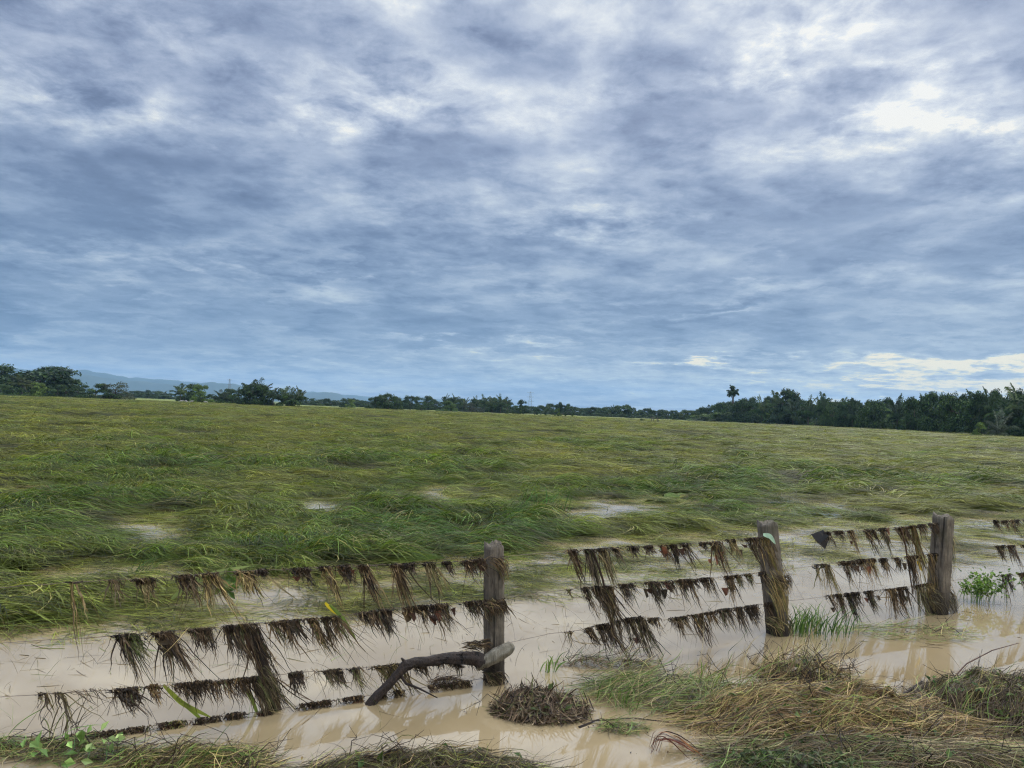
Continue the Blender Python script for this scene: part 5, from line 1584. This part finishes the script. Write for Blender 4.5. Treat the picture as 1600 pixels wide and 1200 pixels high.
# white cattle
me_c = bpy.data.meshes.new('cow')
sk = [(-.75, 0, 1.1), (-.3, 0, 1.08), (.3, 0, 1.08), (.7, 0, 1.18), (1.0, 0, 1.3), (1.35, 0, 1.15), (-.72, .2, .55), (-.72, .2, 0), (-.72, -.2, .55), (-.72, -.2, 0), (.5, .2, .55), (.5, .2, 0), (.5, -.2, .55), (.5, -.2, 0), (-.95, 0, .9), (-.98, 0, .5)]
ed = [(0, 1), (1, 2), (2, 3), (3, 4), (4, 5), (0, 6), (6, 7), (0, 8), (8, 9), (2, 10), (10, 11), (2, 12), (12, 13), (0, 14), (14, 15)]
rad_ = [.30, .34, .34, .26, .17, .12, .12, .07, .12, .07, .11, .07, .11, .07, .04, .05]
me_c.from_pydata(sk, ed, [])
cow = bpy.data.objects.new('cow', me_c); COL.objects.link(cow)
md = cow.modifiers.new('skin', 'SKIN'); 
for i, v_ in enumerate(me_c.skin_vertices[0].data):
    v_.radius = (rad_[i], rad_[i]); v_.use_root = (i == 0)
cow.modifiers.new('sub', 'SUBSURF').render_levels = 1
M_COW, n_, o_ = new_mat('white_hide')
n_.put(o_.inputs[0], bsdf(n_, n_.ramp(n_.noise(n_.n('ShaderNodeTexCoord').outputs['Object'], 1.5, 3), [(.3, (.25, .24, .21)), (.7, (.42, .40, .37))]), .8, .2).outputs[0])
me_c.materials.append(M_COW)
for i, (px, rz) in enumerate([(283, .4), (291, 2.7), (299, .1), (322, 3.4)]):
    o = cow if i == 0 else cow.copy()
    if i: COL.objects.link(o)
    a_ = azel(px, 626)[0]
    o.scale = (.75, .75, .75)
    o.location = (math.sin(a_) * 322, math.cos(a_) * 322, .1); o.rotation_euler = (0, 0, rz)
    tag(o, ['white cow at the left of the little herd before the trees', 'second white cow, close beside the first', 'third white cow left of the light green tree', 'white cow apart on the right, before the light green tree'][i], 'cow', 'white cattle grazing before the trees')
# remains of a corral
a_ = azel(1004, 660)[0]
cb = Vector((math.sin(a_) * 232, math.cos(a_) * 232, 0))
tree('bush', 1004, 654, 232, 9, 'dark block-shaped bush left of the little posts in mid field', None)
tree('bush', 1029, 656, 230, 5, 'tiny dark bush right of the little posts in mid field', None)
for i, px in enumerate((1018, 1021, 1027)):
    a_ = azel(px, 660)[0]; p = Vector((math.sin(a_) * 231, math.cos(a_) * 231, 0))
    mb = MB(); tube(mb, [p, p + Vector((0, 0, 1.0)), p + Vector((.05, 0, 1.7))], [.13, .12, .10], 7, rough=.06)
    tag(mb.build('field_post', [M_POST], None, loc=tuple(p)), ['left post standing alone in mid field', 'middle post of the three in mid field', 'right post beside the tiny dark bush in mid field'][i], 'post', 'posts standing in mid field')

# ------------------------------------------------------------------ haze
HB = 12700.0
mb = MB()
z0_, z1_ = -1.6, 430.0
mb.add([(-HB, -HB, z0_), (HB, -HB, z0_), (HB, HB, z0_), (-HB, HB, z0_), (-HB, -HB, z1_), (HB, -HB, z1_), (HB, HB, z1_), (-HB, HB, z1_)],
       [(0, 3, 2, 1), (4, 5, 6, 7), (0, 1, 5, 4), (1, 2, 6, 5), (2, 3, 7, 6), (3, 0, 4, 7)])
hm, hn, ho = new_mat('air')
pv = hn.n('ShaderNodeVolumePrincipled')
pv.inputs['Color'].default_value = (.42, .70, 1.0, 1)
pv.inputs['Density'].default_value = 7e-5
pv.inputs['Anisotropy'].default_value = .2
hn.put(ho.inputs['Volume'], pv.outputs[0])
tag(mb.build('haze', [hm]), kind='stuff')
